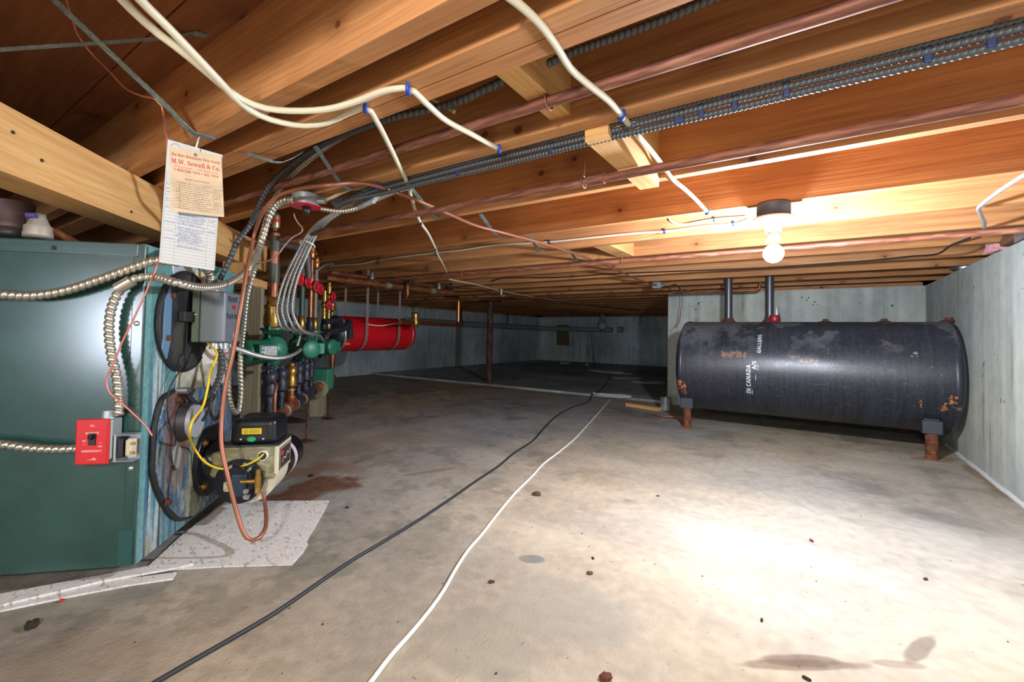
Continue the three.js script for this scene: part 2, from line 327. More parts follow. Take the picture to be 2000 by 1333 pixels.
// sill plates and rim boards over the walls
const sills = [['right', XR + 0.17, (ZF + ZT) / 2, 0.14, ZF - ZT + 0.2], ['left', XL - 0.17, (ZF + ZB) / 2, 0.14, ZF - ZB]];
for (const [side, x, z, w, l] of sills) {
  struct('trim_sill_' + side, boxG(w, 0.036, l, [0, 0], x, WT + 0.018, z), M.joist[0]);
  struct('trim_rim_' + side, boxG(0.038, JT - WT - 0.03, l, [0, 0.3], x + (side === 'right' ? 0.06 : -0.06), (JT + WT + 0.03) / 2, z), M.joist[1]);
}
struct('trim_sill_tank', boxG(XR - XP, 0.036, 0.14, [0, 0], (XR + XP) / 2, WT + 0.018, ZT - 0.17), M.joist[2]);
struct('trim_rim_tank', boxG(XR - XP, JT - WT - 0.03, 0.038, [0, 0], (XR + XP) / 2, (JT + WT + 0.03) / 2, ZT - 0.22), M.joist[2]);
struct('trim_rim_alcove', boxG(0.038, JT - WT - 0.03, ZT - ZB, [0, 0], XP + 0.19, (JT + WT + 0.03) / 2, (ZT + ZB) / 2), M.joist[2]);
struct('trim_sill_back', boxG(XP - XL, 0.036, 0.14, [0, 0], (XP + XL) / 2, WT + 0.018, ZB - 0.17), M.joist[2]);
struct('trim_rim_back', boxG(XP - XL, JT - WT - 0.03, 0.038, [0, 0], (XP + XL) / 2, (JT + WT + 0.03) / 2, ZB - 0.22), M.joist[2]);

const ceiling = new THREE.Group(); ceiling.name = 'ceiling'; ceiling.userData.kind = 'structure'; scene.add(ceiling);
// plywood subfloor sheets, 1.22 m wide across the joists
for (let z = ZF + 0.1, i = 0; z > ZB - 0.3; z -= 1.22, i++) for (const [x0, x1] of [[XL - 0.3, -3.3], [-3.3, -0.86], [-0.86, XR + 0.3]]) {
  const zz = Math.max(ZB - 0.3, z - 1.22); if (z - zz < 0.05) continue;
  if (z < ZT - 0.3 && x0 > -1) continue;
  part(ceiling, 'subfloor_sheet', boxG(x1 - x0 - 0.003, 0.02, z - zz - 0.003, [i * 0.31 + x0, i * 0.17], (x0 + x1) / 2, JT + 0.01, (z + zz) / 2), M.ply);
}
// joists: [near face z, thickness]
const joists = [[0.79, 0.038], [0.39, 0.038], [-0.01, 0.038], [-0.449, 0.038], [-0.549, 0.040], [-0.5915, 0.038], [-0.868, 0.042], [-1.304, 0.030], [-1.737, 0.030], [-2.12, 0.036]];
for (let z = 1.19; z < 3; z += 0.406) joists.unshift([z, 0.038]);
for (let z = -2.526; z > ZB + 0.1; z -= 0.406) joists.push([z, 0.037]);
joists.forEach(([z, t], i) => {
  const x1 = z > ZT ? XR + 0.2 : XP + 0.15, x0 = XL - 0.2; const r = rng(900 + i);
  part(ceiling, 'joist', boxG(x1 - x0, JH, t, [r() * 2, r()], (x0 + x1) / 2, JB + JH / 2, z - t / 2), M.joist[i % 3]);
});
// short blocks nailed between joists
for (const [x, z0, z1, y, w] of [[[-0.441, 1.139, -0.65][0] - 0.02, -0.63, -0.868, 0.022, 0.05], [[-0.382, 1.139, -0.956][0] - 0.012, -0.911, -1.303, -0.025, 0.055], [[-0.897, 1.139, -2.302][0], -2.156, -2.526, 0, 0.09]])
  part(ceiling, 'blocking', boxG(w, JH - y, z0 - z1, [x, 0.1], x, JB + y + (JH - y) / 2, (z0 + z1) / 2), M.pale);

// the timber beam over the boiler, at 45 degrees to the joists
const BEAM0 = [-1.386, 0, -0.163], BDIR = [-0.7071, 0, -0.7071];
(() => {
  const b = thing('support_beam', 'pale timber beam running diagonally under the joists above the green boiler', 'beam');
  const L = 2.5, g = boxG(L, 0.14, 0.11, [0, 0]); part(b, 'timber', g, M.pale);
  for (const [x, y] of [[-0.32, 0.02], [-0.245, -0.012], [0.075, -0.045], [0.6, -0.02]]) { const n = new THREE.CylinderGeometry(0.004, 0.004, 0.003, 10); n.rotateX(Math.PI / 2); part(b, 'nail_head', at(n, x, y, 0.056), M.steelDark); }
  b.position.set(BEAM0[0] + BDIR[0] * (L / 2 - 0.9) - 0.055 * 0.7071, JB - 0.07, BEAM0[2] + BDIR[2] * (L / 2 - 0.9) + 0.055 * 0.7071); b.rotation.y = Math.PI * 0.75;
})();

// ------------------------------------------------------------------ oil tank
const tankMap = canvasTex(1600, 1400, (g, w, h) => {                 // 1 mm per pixel: u along the tank, v round the shell from the top line down the front
  const dust = fbm(10, 9, 5, 601, 0.6), fine = fbm(200, 180, 2, 602), streak = fbm(160, 5, 3, 603), wip = fbm(7, 6, 4, 604, 0.55), spk = fbm(400, 350, 1, 605), purp = fbm(5, 5, 3, 606);
  const im = g.createImageData(w, h), d = im.data;
  for (let j = 0; j < h; j++) for (let i = 0; i < w; i++) {
    const u = i / w, v = j / h, k = (j * w + i) * 4;
    let r = 40, gg = 44, b = 53; const L = 1 + (fine(u, v) - 0.5) * 0.5 + (streak(u, v) - 0.5) * 0.5; r *= L; gg *= L; b *= L;
    const pu = smooth(0.5, 0.7, purp(u, v)) * 0.25; r = mix(r, 60, pu); gg = mix(gg, 52, pu); b = mix(b, 62, pu);
    const s = v * 1.4;                                               // settled dust on the upper shoulder, wiped away in patches with hard outlines
    const lay = smooth(0.52, 0.18, s + (dust(u, v) - 0.5) * 0.5), wiped = smooth(0.50, 0.56, wip(u, v) + (dust(v, u) - 0.5) * 0.3);
    const D = lay * (1 - wiped * 0.8) * (0.55 + 0.5 * fine(u, v)) * 0.85; r = mix(r, 116, D); gg = mix(gg, 115, D); b = mix(b, 116, D);
    if (spk(u, v) > 0.993) { r = 150; gg = 152; b = 156; }
    d[k] = r; d[k + 1] = gg; d[k + 2] = b; d[k + 3] = 255;
  }
  g.putImageData(im, 0, 0);
  const X = (x) => (x + 0.86) * 1000, S = (s) => s * 1000, r = rng(77);
  const blob = (p, n, sx, sy, cols) => { for (let i = 0; i < n; i++) { g.fillStyle = cols[Math.floor(r() * cols.length)]; g.beginPath(); g.ellipse(X(p[0]) + (r() - 0.5) * sx * 1000, S(p[1]) + (r() - 0.5) * sy * 1000, 2 + r() * sx * 160, 1.5 + r() * sy * 160, r() * 3, 0, 7); g.fill(); } };
  const rust = ['rgba(140,100,82,.7)', 'rgba(158,112,90,.6)', 'rgba(120,84,70,.7)'], orange = ['rgba(188,112,62,.9)', 'rgba(206,130,74,.85)', 'rgba(150,84,50,.9)'];
  blob([-0.445, 0.428], 60, 0.15, 0.03, rust); blob([-0.009, 0.454], 34, 0.09, 0.02, rust); blob([-0.089, 0.431], 22, 0.06, 0.02, rust);
  blob([-0.796, 0.674], 34, 0.06, 0.07, orange); blob([-0.776, 0.726], 10, 0.03, 0.05, orange);
  blob([0.655, 0.645], 18, 0.03, 0.05, orange); blob([0.625, 0.694], 18, 0.03, 0.05, orange); blob([0.687, 0.697], 26, 0.06, 0.02, rust); blob([0.524, 0.683], 10, 0.008, 0.06, orange);
  blob([0.499, 0.389], 9, 0.03, 0.03, ['rgba(150,140,120,.9)']);
  for (let i = 0; i < 46; i++) { const p = [[1560, 740, 0.5], [1700, 830, 0.7], [1840, 790, 0.3], [1400, 740, 0.2]][i % 4], q = [0.174, 0.688]; const x = X((p[0] - 1600) / 300 * 0.6 + (r() - 0.5) * p[2]), y = S(0.55 + r() * 0.4); g.strokeStyle = 'rgba(196,198,200,' + (0.15 + r() * 0.35) + ')'; g.lineWidth = 0.6 + r() * 1.2; g.beginPath(); g.moveTo(x, y); const a = (r() - 0.5) * 0.8; g.lineTo(x + 20 + r() * 70, y + a * 60); g.stroke(); }
  for (let i = 0; i < 160; i++) { g.fillStyle = 'rgba(200,204,206,' + (0.2 + r() * 0.5) + ')'; g.fillRect(X(-0.7 + r() * 1.35), S(0.35 + r() * 0.6), 1 + r() * 4, 1 + r() * 5); }
  // white stencil lettering reading up the shell
  const a = [-0.35, 0.706], b = [-0.328, 0.598], c = [-0.315, 0.527], e = [-0.29, 0.415], f = [-0.281, 0.329];
  g.fillStyle = 'rgba(222,224,226,.92)'; g.textBaseline = 'middle';
  const word = (t, p, px) => { g.save(); g.translate(X(p[0]), S(p[1])); g.rotate(-Math.PI / 2); g.font = 'bold ' + px + 'px sans-serif'; g.fillText(t, 0, 0); g.restore(); };
  word('IN CANADA', a, 38); word('A/S', c, 36); word('GALLONS', e, 34);
  for (const p of [a, b, c]) { g.fillRect(X(p[0]) + 20, S(p[1]) - 34, 3, 40); }
  word('1', f, 24);
});
tankMap.wrapS = tankMap.wrapT = THREE.RepeatWrapping; tankMap.flipY = false;
const tankRough = greyTex(512, 448, (() => { const a = fbm(10, 9, 4, 611, 0.6), b = fbm(90, 80, 2, 612); return (u, v) => 0.24 + 0.16 * a(u, v) + 0.1 * b(u, v) + 0.34 * smooth(0.45, 0.2, v * 1.4 + (a(v, u) - 0.5) * 0.4); })());
const tankMat = new THREE.MeshPhysicalMaterial({ map: tankMap, roughness: 1, roughnessMap: tankRough, metalness: 0.1, clearcoat: 0.25, clearcoatRoughness: 0.35, bumpMap: concreteBump, bumpScale: 0.0006 });
(() => {
  const T = thing('oil_tank', 'large black steel heating oil tank lying on short rusty legs by the concrete wall', 'tank', [-0.06, 0, -3.97]);
  const R = 0.34, cy = 0.46, dz = 0.23, x0 = -0.75, x1 = 0.75, prof = [];
  for (let i = 0; i <= 8; i++) { const q = i / 8, ins = R * (1 - q) ; prof.push([x0 - 0.05 * Math.sqrt(Math.max(0, 1 - q * q * 0.985)), ins * 0.98 + 0.006]); }
  const shell = [[x0, 0.003], [x0 + 0.008, 0], [x0 + 0.02, 0], [x0 + 0.024, 0.004], [x0 + 0.4, 0.004], [0, 0.004], [x1 - 0.4, 0.004], [x1 - 0.024, 0.004], [x1 - 0.02, 0], [x1 - 0.008, 0], [x1, 0.003]];
  const build = (P) => {
    const n = 96, pos = [], uv = [], idx = [];
    for (const [x, ins] of P) {
      const r = R - ins, per = 2 * Math.PI * R + 4 * dz;
      for (let k = 0; k <= n; k++) {
        let s = k / n * per, y, z, sv = s; // from the top of the front half circle, down the front
        if (s < Math.PI * R) { const a = s / R; y = cy + r * Math.cos(a); z = dz + r * Math.sin(a); }
        else if (s < Math.PI * R + 2 * dz) { y = cy - r; z = dz - (s - Math.PI * R); }
        else if (s < 2 * Math.PI * R + 2 * dz) { const a = (s - Math.PI * R - 2 * dz) / R; y = cy - r * Math.cos(a); z = -dz - r * Math.sin(a); }
        else { y = cy + r; z = -dz + (s - 2 * Math.PI * R - 2 * dz); sv = s - per; }
        pos.push(x, y, z); uv.push((x - 0.06 + 0.86) / 1.6, s < Math.PI * R ? sv / 1.4 : 0.03);
      }
    }
    for (let i = 0; i < P.length - 1; i++) for (let k = 0; k < n; k++) { const a = i * (n + 1) + k, b = a + n + 1; idx.push(a, a + 1, b, b, a + 1, b + 1); }
    const g = new THREE.BufferGeometry(); g.setAttribute('position', new THREE.Float32BufferAttribute(pos, 3)); g.setAttribute('uv', new THREE.Float32BufferAttribute(uv, 2)); g.setIndex(idx); g.computeVertexNormals(); return g;
  };
  part(T, 'shell', build(shell), tankMat);
  part(T, 'end_cap', build(prof.concat([[x0, 0.003]])), tankMat); part(T, 'end_cap', build([[x1, 0.003]].concat(prof.map(([x, i]) => [-x, i]).reverse())), tankMat);
  const socket = mat(0x3f434a, 0.5, 0.3);
  for (const [lx, lz, hs] of [[0.638, 0.474, 1], [-0.71, 0.44, 1], [0.638, -0.46, 1], [-0.71, -0.44, 1]]) {
    const leg = part(T, 'leg', rodG([lx, 0, lz], [lx, 0.2, lz], 0.029, 20), M.rustIron, 'short rusty pipe leg');
    part(leg, 'leg_socket', merge([at(rbox(0.09, 0.078, 0.075, 0.006), lx, 0.183, lz - Math.sign(lz) * 0.006), at(rbox(0.07, 0.05, 0.1, 0.006), lx, 0.205, lz - Math.sign(lz) * 0.04)]), socket);
  }
  const plug = () => merge([latheG([[0, 0], [0.05, 0], [0.046, 0.006], [0.03, 0.014], [0, 0.014]], 24), at(new THREE.CylinderGeometry(0.019, 0.021, 0.02, 6), 0, 0.02, 0)]);
  for (const px of [[0.089, 0.819, -3.97], [0.42, 0.818, -3.97], [0.711, 0.802, -3.8]]) part(T, 'plug', at(plug(), px[0] + 0.06, 0.795, px[2] + 3.97), M.rustIron);
  // fuel gauge: red cap with a clear vial
  const gx = [-0.233, 0.84, -3.97][0] + 0.06;
  const gauge = part(T, 'fuel_gauge', at(latheG([[0, 0], [0.034, 0], [0.04, 0.02], [0.036, 0.055], [0.03, 0.06], [0, 0.06]], 20), gx + 0.005, 0.795, 0.03), mat(0x9e2433, 0.4), 'dark red plastic fuel gauge');
  part(gauge, 'vial', at(new THREE.CylinderGeometry(0.013, 0.013, 0.06, 16), gx + 0.02, 0.885, 0.04), new THREE.MeshPhysicalMaterial({ color: 0xffffff, transmission: 1, roughness: 0.08, thickness: 0.003, ior: 1.45 }));
  const pipeMat = mat(0x5a5c60, 0.38, 0.6);
  const px1 = [-0.552, 0.842, -3.97], px2 = [-0.264, 0.84, -3.97];
  for (const [p, lab, name] of [[px1, 'dark steel vent pipe rising from the left of the oil tank', 'vent_pipe'], [px2, 'dark steel fill pipe rising beside the red gauge on the oil tank', 'fill_pipe']]) {
    const q = thing(name, lab, 'pipe', [p[0], 0.8, -3.97]);
    part(q, 'pipe', rodG([0, 0, 0], [0, 0.52, 0], 0.029, 20), pipeMat);
    part(q, 'flange', latheG([[0, -0.004], [0.058, -0.004], [0.05, 0.008], [0.036, 0.022], [0.036, 0.034], [0.029, 0.034]], 24), M.rustIron);
  }
})();

// ------------------------------------------------------------------ boiler (local frame: x along the front from the near corner, z out of the front)
const BOILER = [-1.51, 0, -0.451], BTURN = Math.PI * 0.75;
const lw = (s, y, t) => [BOILER[0] - 0.70711 * s + 0.70711 * t, y, BOILER[2] - 0.70711 * s - 0.70711 * t];
const jacketBump = greyTex(512, 512, (() => { const f = fbm(220, 220, 2, 711); return (u, v) => f(u, v); })());
const jacketTone = patina(712, [38, 74, 68], [34, 67, 62], [41, 78, 72], 5, 5); jacketTone.repeat.set(1.3, 1.3);
M.jacket = new THREE.MeshPhysicalMaterial({ color: 0xffffff, map: jacketTone, roughness: 0.22, metalness: 0, bumpMap: tiles(jacketBump, 1.5, 1.5), bumpScale: 0.00004, clearcoat: 0.8, clearcoatRoughness: 0.18 });
const frontMap = canvasTex(640, 960, (g, w, h) => {
  const a = fbm(60, 3, 4, 721, 0.6), b = fbm(14, 4, 4, 722), c = fbm(120, 90, 2, 723), e = fbm(30, 2, 3, 724);
  const im = g.createImageData(w, h), d = im.data;
  for (let j = 0; j < h; j++) for (let i = 0; i < w; i++) {
    const u = i / w, v = j / h, k = (j * w + i) * 4, f = c(u, v);
    let col = [88, 138, 138]; const to = (t, q) => { for (let n = 0; n < 3; n++) col[n] = mix(col[n], q[n], t); };
    const lower = smooth(0.2, 0.42, v + (b(u, v) - 0.5) * 0.3);
    to(smooth(0.42, 0.62, a(u, v)) * lower * 0.85, [62, 98, 132]); to(smooth(0.55, 0.68, e(u, v * 0.7)) * lower * 0.8, [186, 194, 190]);
    to(smooth(0.58, 0.7, a(u + 0.4, v)) * lower * 0.8, [40, 62, 84]); to(smooth(0.64, 0.72, b(u + 0.2, v)) * lower * 0.5, [150, 128, 96]);
    if (u < 0.055) to(0.75, [108, 160, 158]);
    const L = 0.86 + f * 0.28; d[k] = col[0] * L; d[k + 1] = col[1] * L; d[k + 2] = col[2] * L; d[k + 3] = 255;
  }
  g.putImageData(im, 0, 0);
});
const doorMap = canvasTex(512, 512, (g, w, h) => {
  const a = fbm(40, 4, 4, 731, 0.6), b = fbm(10, 6, 4, 732), c = fbm(100, 90, 2, 733);
  const im = g.createImageData(w, h), d = im.data;
  for (let j = 0; j < h; j++) for (let i = 0; i < w; i++) {
    const u = i / w, v = j / h, k = (j * w + i) * 4; let col = [92, 118, 146]; const to = (t, q) => { for (let n = 0; n < 3; n++) col[n] = mix(col[n], q[n], t); };
    to(smooth(0.44, 0.6, a(u, v)) * 0.8, [64, 88, 116]); to(smooth(0.56, 0.7, b(u, v)) * 0.7, [170, 176, 172]); to(smooth(0.6, 0.68, a(u + 0.3, v)) * 0.8, [150, 140, 96]);
    to(smooth(0.13, 0.08, Math.abs(u - 0.2 + (b(u, v) - 0.5) * 0.12)) * smooth(0.75, 0.4, v) * 0.75, [134, 88, 74]);
    to(smooth(0.12, 0.08, Math.abs(u - 0.44 + (b(v, u) - 0.5) * 0.1)) * smooth(0.2, 0.5, v) * 0.7, [166, 158, 110]);
    to(smooth(0.66, 0.74, a(u + 0.6, v)) * 0.8, [42, 50, 60]);
    const L = 0.82 + c(u, v) * 0.36; d[k] = col[0] * L; d[k + 1] = col[1] * L; d[k + 2] = col[2] * L; d[k + 3] = 255;
  }
  g.putImageData(im, 0, 0);
});
// a flat plate from an outline in (x, y), thickness along z, with 0..1 texture coordinates over the box b = [x0, y0, x1, y1]
function plateG(pts, z0, th, b, holes = []) {
  const sh = new THREE.Shape(pts.map(([x, y]) => new THREE.Vector2(x, y))); for (const q of holes) sh.holes.push(new THREE.Path(q.map(([x, y]) => new THREE.Vector2(x, y))));
  const g = new THREE.ExtrudeGeometry(sh, { depth: th, bevelEnabled: true, bevelThickness: 0.001, bevelSize: 0.001, bevelSegments: 1 }); g.translate(0, 0, z0);
  const p = g.attributes.position, uv = g.attributes.uv; for (let i = 0; i < p.count; i++) uv.setXY(i, (p.getX(i) - b[0]) / (b[2] - b[0]), (p.getY(i) - b[1]) / (b[3] - b[1])); return g;
}
const circ = (cx, cy, r, n = 32, ry = r) => Array.from({ length: n }, (_, i) => [cx + r * Math.cos(i / n * 6.2832), cy + ry * Math.sin(i / n * 6.2832)]);
function hexBolt(x, y, z, r = 0.008) { const g = new THREE.CylinderGeometry(r, r, 0.008, 6); g.rotateX(Math.PI / 2); const w = new THREE.CylinderGeometry(r * 1.5, r * 1.5, 0.002, 16); w.rotateX(Math.PI / 2); return merge([at(g, x, y, z + 0.006), at(w, x, y, z + 0.001)]); }
(() => {
  const B = thing('boiler', 'tall green steel boiler jacket with a stained blue front and black sooty doors', 'boiler', BOILER, BTURN);
  const W = 0.58, D = 0.8, y0 = 0.04, y1 = 0.906;
  part(B, 'base_frame', boxG(W - 0.16, 0.05, D - 0.16, [0, 0], W / 2 + 0.01, 0.025, -D / 2), M.steelDark);
  part(B, 'side_panel', merge([boxG(0.016, y1 - y0, D - 0.02, [0, 0], 0.008, (y0 + y1) / 2, -D / 2), at(rbox(0.006, 0.034, D - 0.03, 0.002), -0.0015, y1 - 0.018, -D / 2 - 0.002)]), M.jacket, 'dark green painted jacket side');
  part(B, 'corner_trim', at(rbox(0.012, y1 - y0, 0.03, 0.003), 0.0045, (y0 + y1) / 2, -0.014), M.jacket);
  part(B, 'corner_foot', boxG(0.004, 0.09, 0.032, [0, 0], -0.003, y0 + 0.05, -0.02), mat(0x24504c, 0.4));
  part(B, 'side_panel', boxG(0.016, y1 - y0, D, [0, 0], W - 0.008, (y0 + y1) / 2, -D / 2), M.jacket);
  part(B, 'back_panel', boxG(W - 0.03, y1 - y0, 0.016, [0, 0], W / 2, (y0 + y1) / 2, -D + 0.008), M.jacket);
  part(B, 'top_panel', boxG(W - 0.02, 0.012, D - 0.02, [0, 0], W / 2, y1 - 0.004, -D / 2), M.jacket);
  const fp = part(B, 'front_panel', plateG([[0.003, y0], [W, y0], [W, y1], [0.003, y1]], -0.012, 0.012, [0, y0, W, y1]), new THREE.MeshPhysicalMaterial({ map: frontMap, roughness: 0.5, clearcoat: 0.2, clearcoatRoughness: 0.4, bumpMap: jacketBump, bumpScale: 0.0005 }), 'teal front panel with blue and white streaks');
  for (const [x, y] of [[-0.003, 0.69], [-0.003, 0.3]]) { const g = new THREE.SphereGeometry(0.007, 12, 8); g.scale(0.5, 1, 1); part(B, 'screw', at(g, x, y, -0.015), M.screw); }
  { const g = new THREE.CylinderGeometry(0.006, 0.006, 0.003, 14); g.rotateZ(Math.PI / 2); part(B, 'screw_hole', at(g, -0.0045, 0.885, -0.21), M.blackRubber); }
  // upper flue cover: sooty round plate with a rope gasket
  const soot = patina(741, [46, 52, 56], [70, 72, 62], [28, 30, 34], 6, 3);
  const uc = part(B, 'flue_cover', plateG(circ(0.205, 0.7, 0.15, 48), 0.002, 0.012, [0.05, 0.55, 0.36, 0.85]), mat(0xffffff, 0.55, 0.3, { map: soot }), 'sooty dark round flue cover plate');
  const gpts = []; for (let i = 0; i <= 40; i++) { const a = 1.1 + i / 40 * 4.3; gpts.push([0.205 + 0.152 * Math.cos(a), 0.7 + 0.152 * Math.sin(a), 0.008]); }
  part(uc, 'rope_gasket', tubeG(gpts, 0.009, 80, 8), M.blackRubber);
  part(uc, 'bluish_rim', plateG([[0.062, 0.62], [0.085, 0.59], [0.1, 0.64], [0.1, 0.76], [0.09, 0.8], [0.066, 0.76]], 0.0145, 0.003, [0, 0, 0.2, 1]), mat(0x5d7f9c, 0.45));
  for (const [x, y] of [[0.098, 0.775], [0.082, 0.65]]) part(uc, 'rusty_bolt', hexBolt(x, y, 0.016), M.rustIron);
  part(uc, 'latch_bar', at(rbox(0.09, 0.032, 0.02, 0.003), 0.185, 0.715, 0.026), M.blackRubber);
  part(uc, 'soot_lump', (() => { const g = new THREE.IcosahedronGeometry(0.018, 2), p = g.attributes.position, r = rng(5); for (let i = 0; i < p.count; i++) { const k = 0.7 + 0.6 * Math.sin(p.getX(i) * 500) * Math.sin(p.getY(i) * 430); p.setXYZ(i, p.getX(i) * (0.8 + k * 0.2), p.getY(i) * 1.5, p.getZ(i) * 0.6); } g.computeVertexNormals(); return at(g, 0.175, 0.575, 0.014); })(), M.blackRubber);
  // pale sheet metal behind, with paper labels
  part(B, 'sheet_metal_plate', plateG([[0.13, 0.79], [0.26, 0.79], [0.26, 0.9], [0.13, 0.9]], 0.001, 0.003, [0, 0.7, 0.4, 1]), mat(0xb9c4c6, 0.45, 0.3));
  const stampMap = canvasTex(256, 160, (g, w, h) => { g.fillStyle = '#ddc9a6'; g.fillRect(0, 0, w, h); g.fillStyle = '#c98b52'; for (let y = 14; y < h; y += 13) for (let x = 60; x < w - 16; x += 5) if ((x * 7 + y * 13) % 11 < 8) g.fillRect(x, y, 4, 4); g.fillStyle = '#c23a2c'; g.fillRect(170, 120, 70, 14); });
  part(B, 'warning_label', plateG([[0.262, 0.815], [0.43, 0.815], [0.42, 0.85], [0.27, 0.878]], 0.0015, 0.001, [0.26, 0.8, 0.44, 0.88]), mat(0xffffff, 0.6, 0, { map: stampMap }), 'cream warning label with orange print');
  const stained = patina(751, [196, 194, 176], [166, 168, 150], [120, 116, 92], 4, 5);
  part(B, 'cream_panel', plateG([[0.17, 0.475], [0.53, 0.475], [0.53, 0.66], [0.17, 0.66]], 0.002, 0.006, [0.1, 0.4, 0.5, 0.8]), mat(0xffffff, 0.55, 0.1, { map: stained }), 'stained cream sheet metal panel');
  const paper = canvasTex(256, 256, (g, w, h) => { g.fillStyle = '#e9e2d2'; g.fillRect(0, 0, w, h); const r = rng(8); g.fillStyle = '#8d8678'; for (let y = 16; y < h - 10; y += 9) for (let x = 12; x < w - 12; x += 6) if (r() < 0.8) g.fillRect(x, y, 4, 3); });
  part(B, 'paper_label', plateG([[0.27, 0.555], [0.43, 0.555], [0.43, 0.645], [0.27, 0.645]], 0.009, 0.001, [0.27, 0.55, 0.43, 0.65]), mat(0xffffff, 0.8, 0, { map: paper }));
  const redLab = canvasTex(128, 160, (g, w, h) => { g.fillStyle = '#eee6e2'; g.fillRect(0, 0, w, h); g.strokeStyle = '#d23b4a'; g.lineWidth = 12; g.strokeRect(6, 6, w - 12, h - 12); g.fillStyle = '#d23b4a'; g.fillRect(14, 14, w - 28, 22); g.fillStyle = '#777'; for (let y = 50; y < h - 20; y += 12) g.fillRect(22, y, w - 50, 5); });
  part(B, 'red_bordered_label', plateG([[0.45, 0.585], [0.525, 0.585], [0.525, 0.655], [0.45, 0.655]], 0.009, 0.001, [0.45, 0.585, 0.525, 0.655]), mat(0xffffff, 0.7, 0, { map: redLab }));
  // lower burner door: streaked plate with black rope edge
  const out = [[0.152, 0.485], [0.09, 0.47], [0.06, 0.405], [0.056, 0.275], [0.08, 0.22], [0.135, 0.14], [0.195, 0.088], [0.28, 0.06], [0.42, 0.06], [0.5, 0.1], [0.55, 0.18], [0.56, 0.36], [0.53, 0.44], [0.47, 0.47]];
  const ld = part(B, 'burner_door', plateG(out, 0.002, 0.014, [0.05, 0.05, 0.56, 0.49]), mat(0xffffff, 0.42, 0.25, { map: doorMap, bumpMap: jacketBump, bumpScale: 0.0006 }), 'streaked blue grey lower door plate');
  part(ld, 'rope_gasket', tubeG([...out.slice(0, 9)].map(([x, y]) => [x - 0.002, y, 0.006]), 0.008, 60, 8), M.blackRubber);
  for (const [x, y] of [[0.115, 0.165], [0.15, 0.46], [0.5, 0.44], [0.46, 0.1]]) part(ld, 'door_bolt', hexBolt(x, y, 0.017), M.rustIron);
  part(ld, 'door_lug', plateG([[0.13, 0.27], [0.155, 0.25], [0.17, 0.3], [0.15, 0.33], [0.12, 0.31]], 0.017, 0.008, [0, 0, 1, 1]), mat(0x9aa0a4, 0.5, 0.4));
  // inspection port: round cap on a short neck
  { const neck = new THREE.CylinderGeometry(0.056, 0.06, 0.03, 32); neck.rotateX(Math.PI / 2); const cap = new THREE.CylinderGeometry(0.05, 0.052, 0.012, 32); cap.rotateX(Math.PI / 2);
    const n = part(ld, 'port_neck', at(neck, 0.19, 0.388, 0.03), M.steelDark); part(ld, 'port_cap', at(cap, 0.19, 0.388, 0.05), mat(0x9ea0a8, 0.5, 0.2), 'grey round inspection port cap'); }
  part(ld, 'curved_handle', tubeG([[0.165, 0.485, 0.03], [0.2, 0.445, 0.04], [0.25, 0.425, 0.045], [0.31, 0.44, 0.045], [0.38, 0.485, 0.03]], 0.009, 60, 10), M.blackRubber);
  { const g = new THREE.CylinderGeometry(0.011, 0.011, 0.03, 14); g.rotateX(Math.PI / 2); part(ld, 'hinge_nut', at(g, 0.155, 0.488, 0.03), M.screw); }
})();
solo('thin_black_wire', tubeG([lw(0.165, 0.6, 0.03), lw(0.13, 0.55, 0.03), lw(0.09, 0.5, 0.024), lw(0.085, 0.42, 0.026), lw(0.12, 0.36, 0.022), lw(0.115, 0.3, 0.022), lw(0.14, 0.25, 0.022)], 0.002, 60, 6), M.blackRubber, 'thin black wire hanging in front of the boiler front', 'wire');

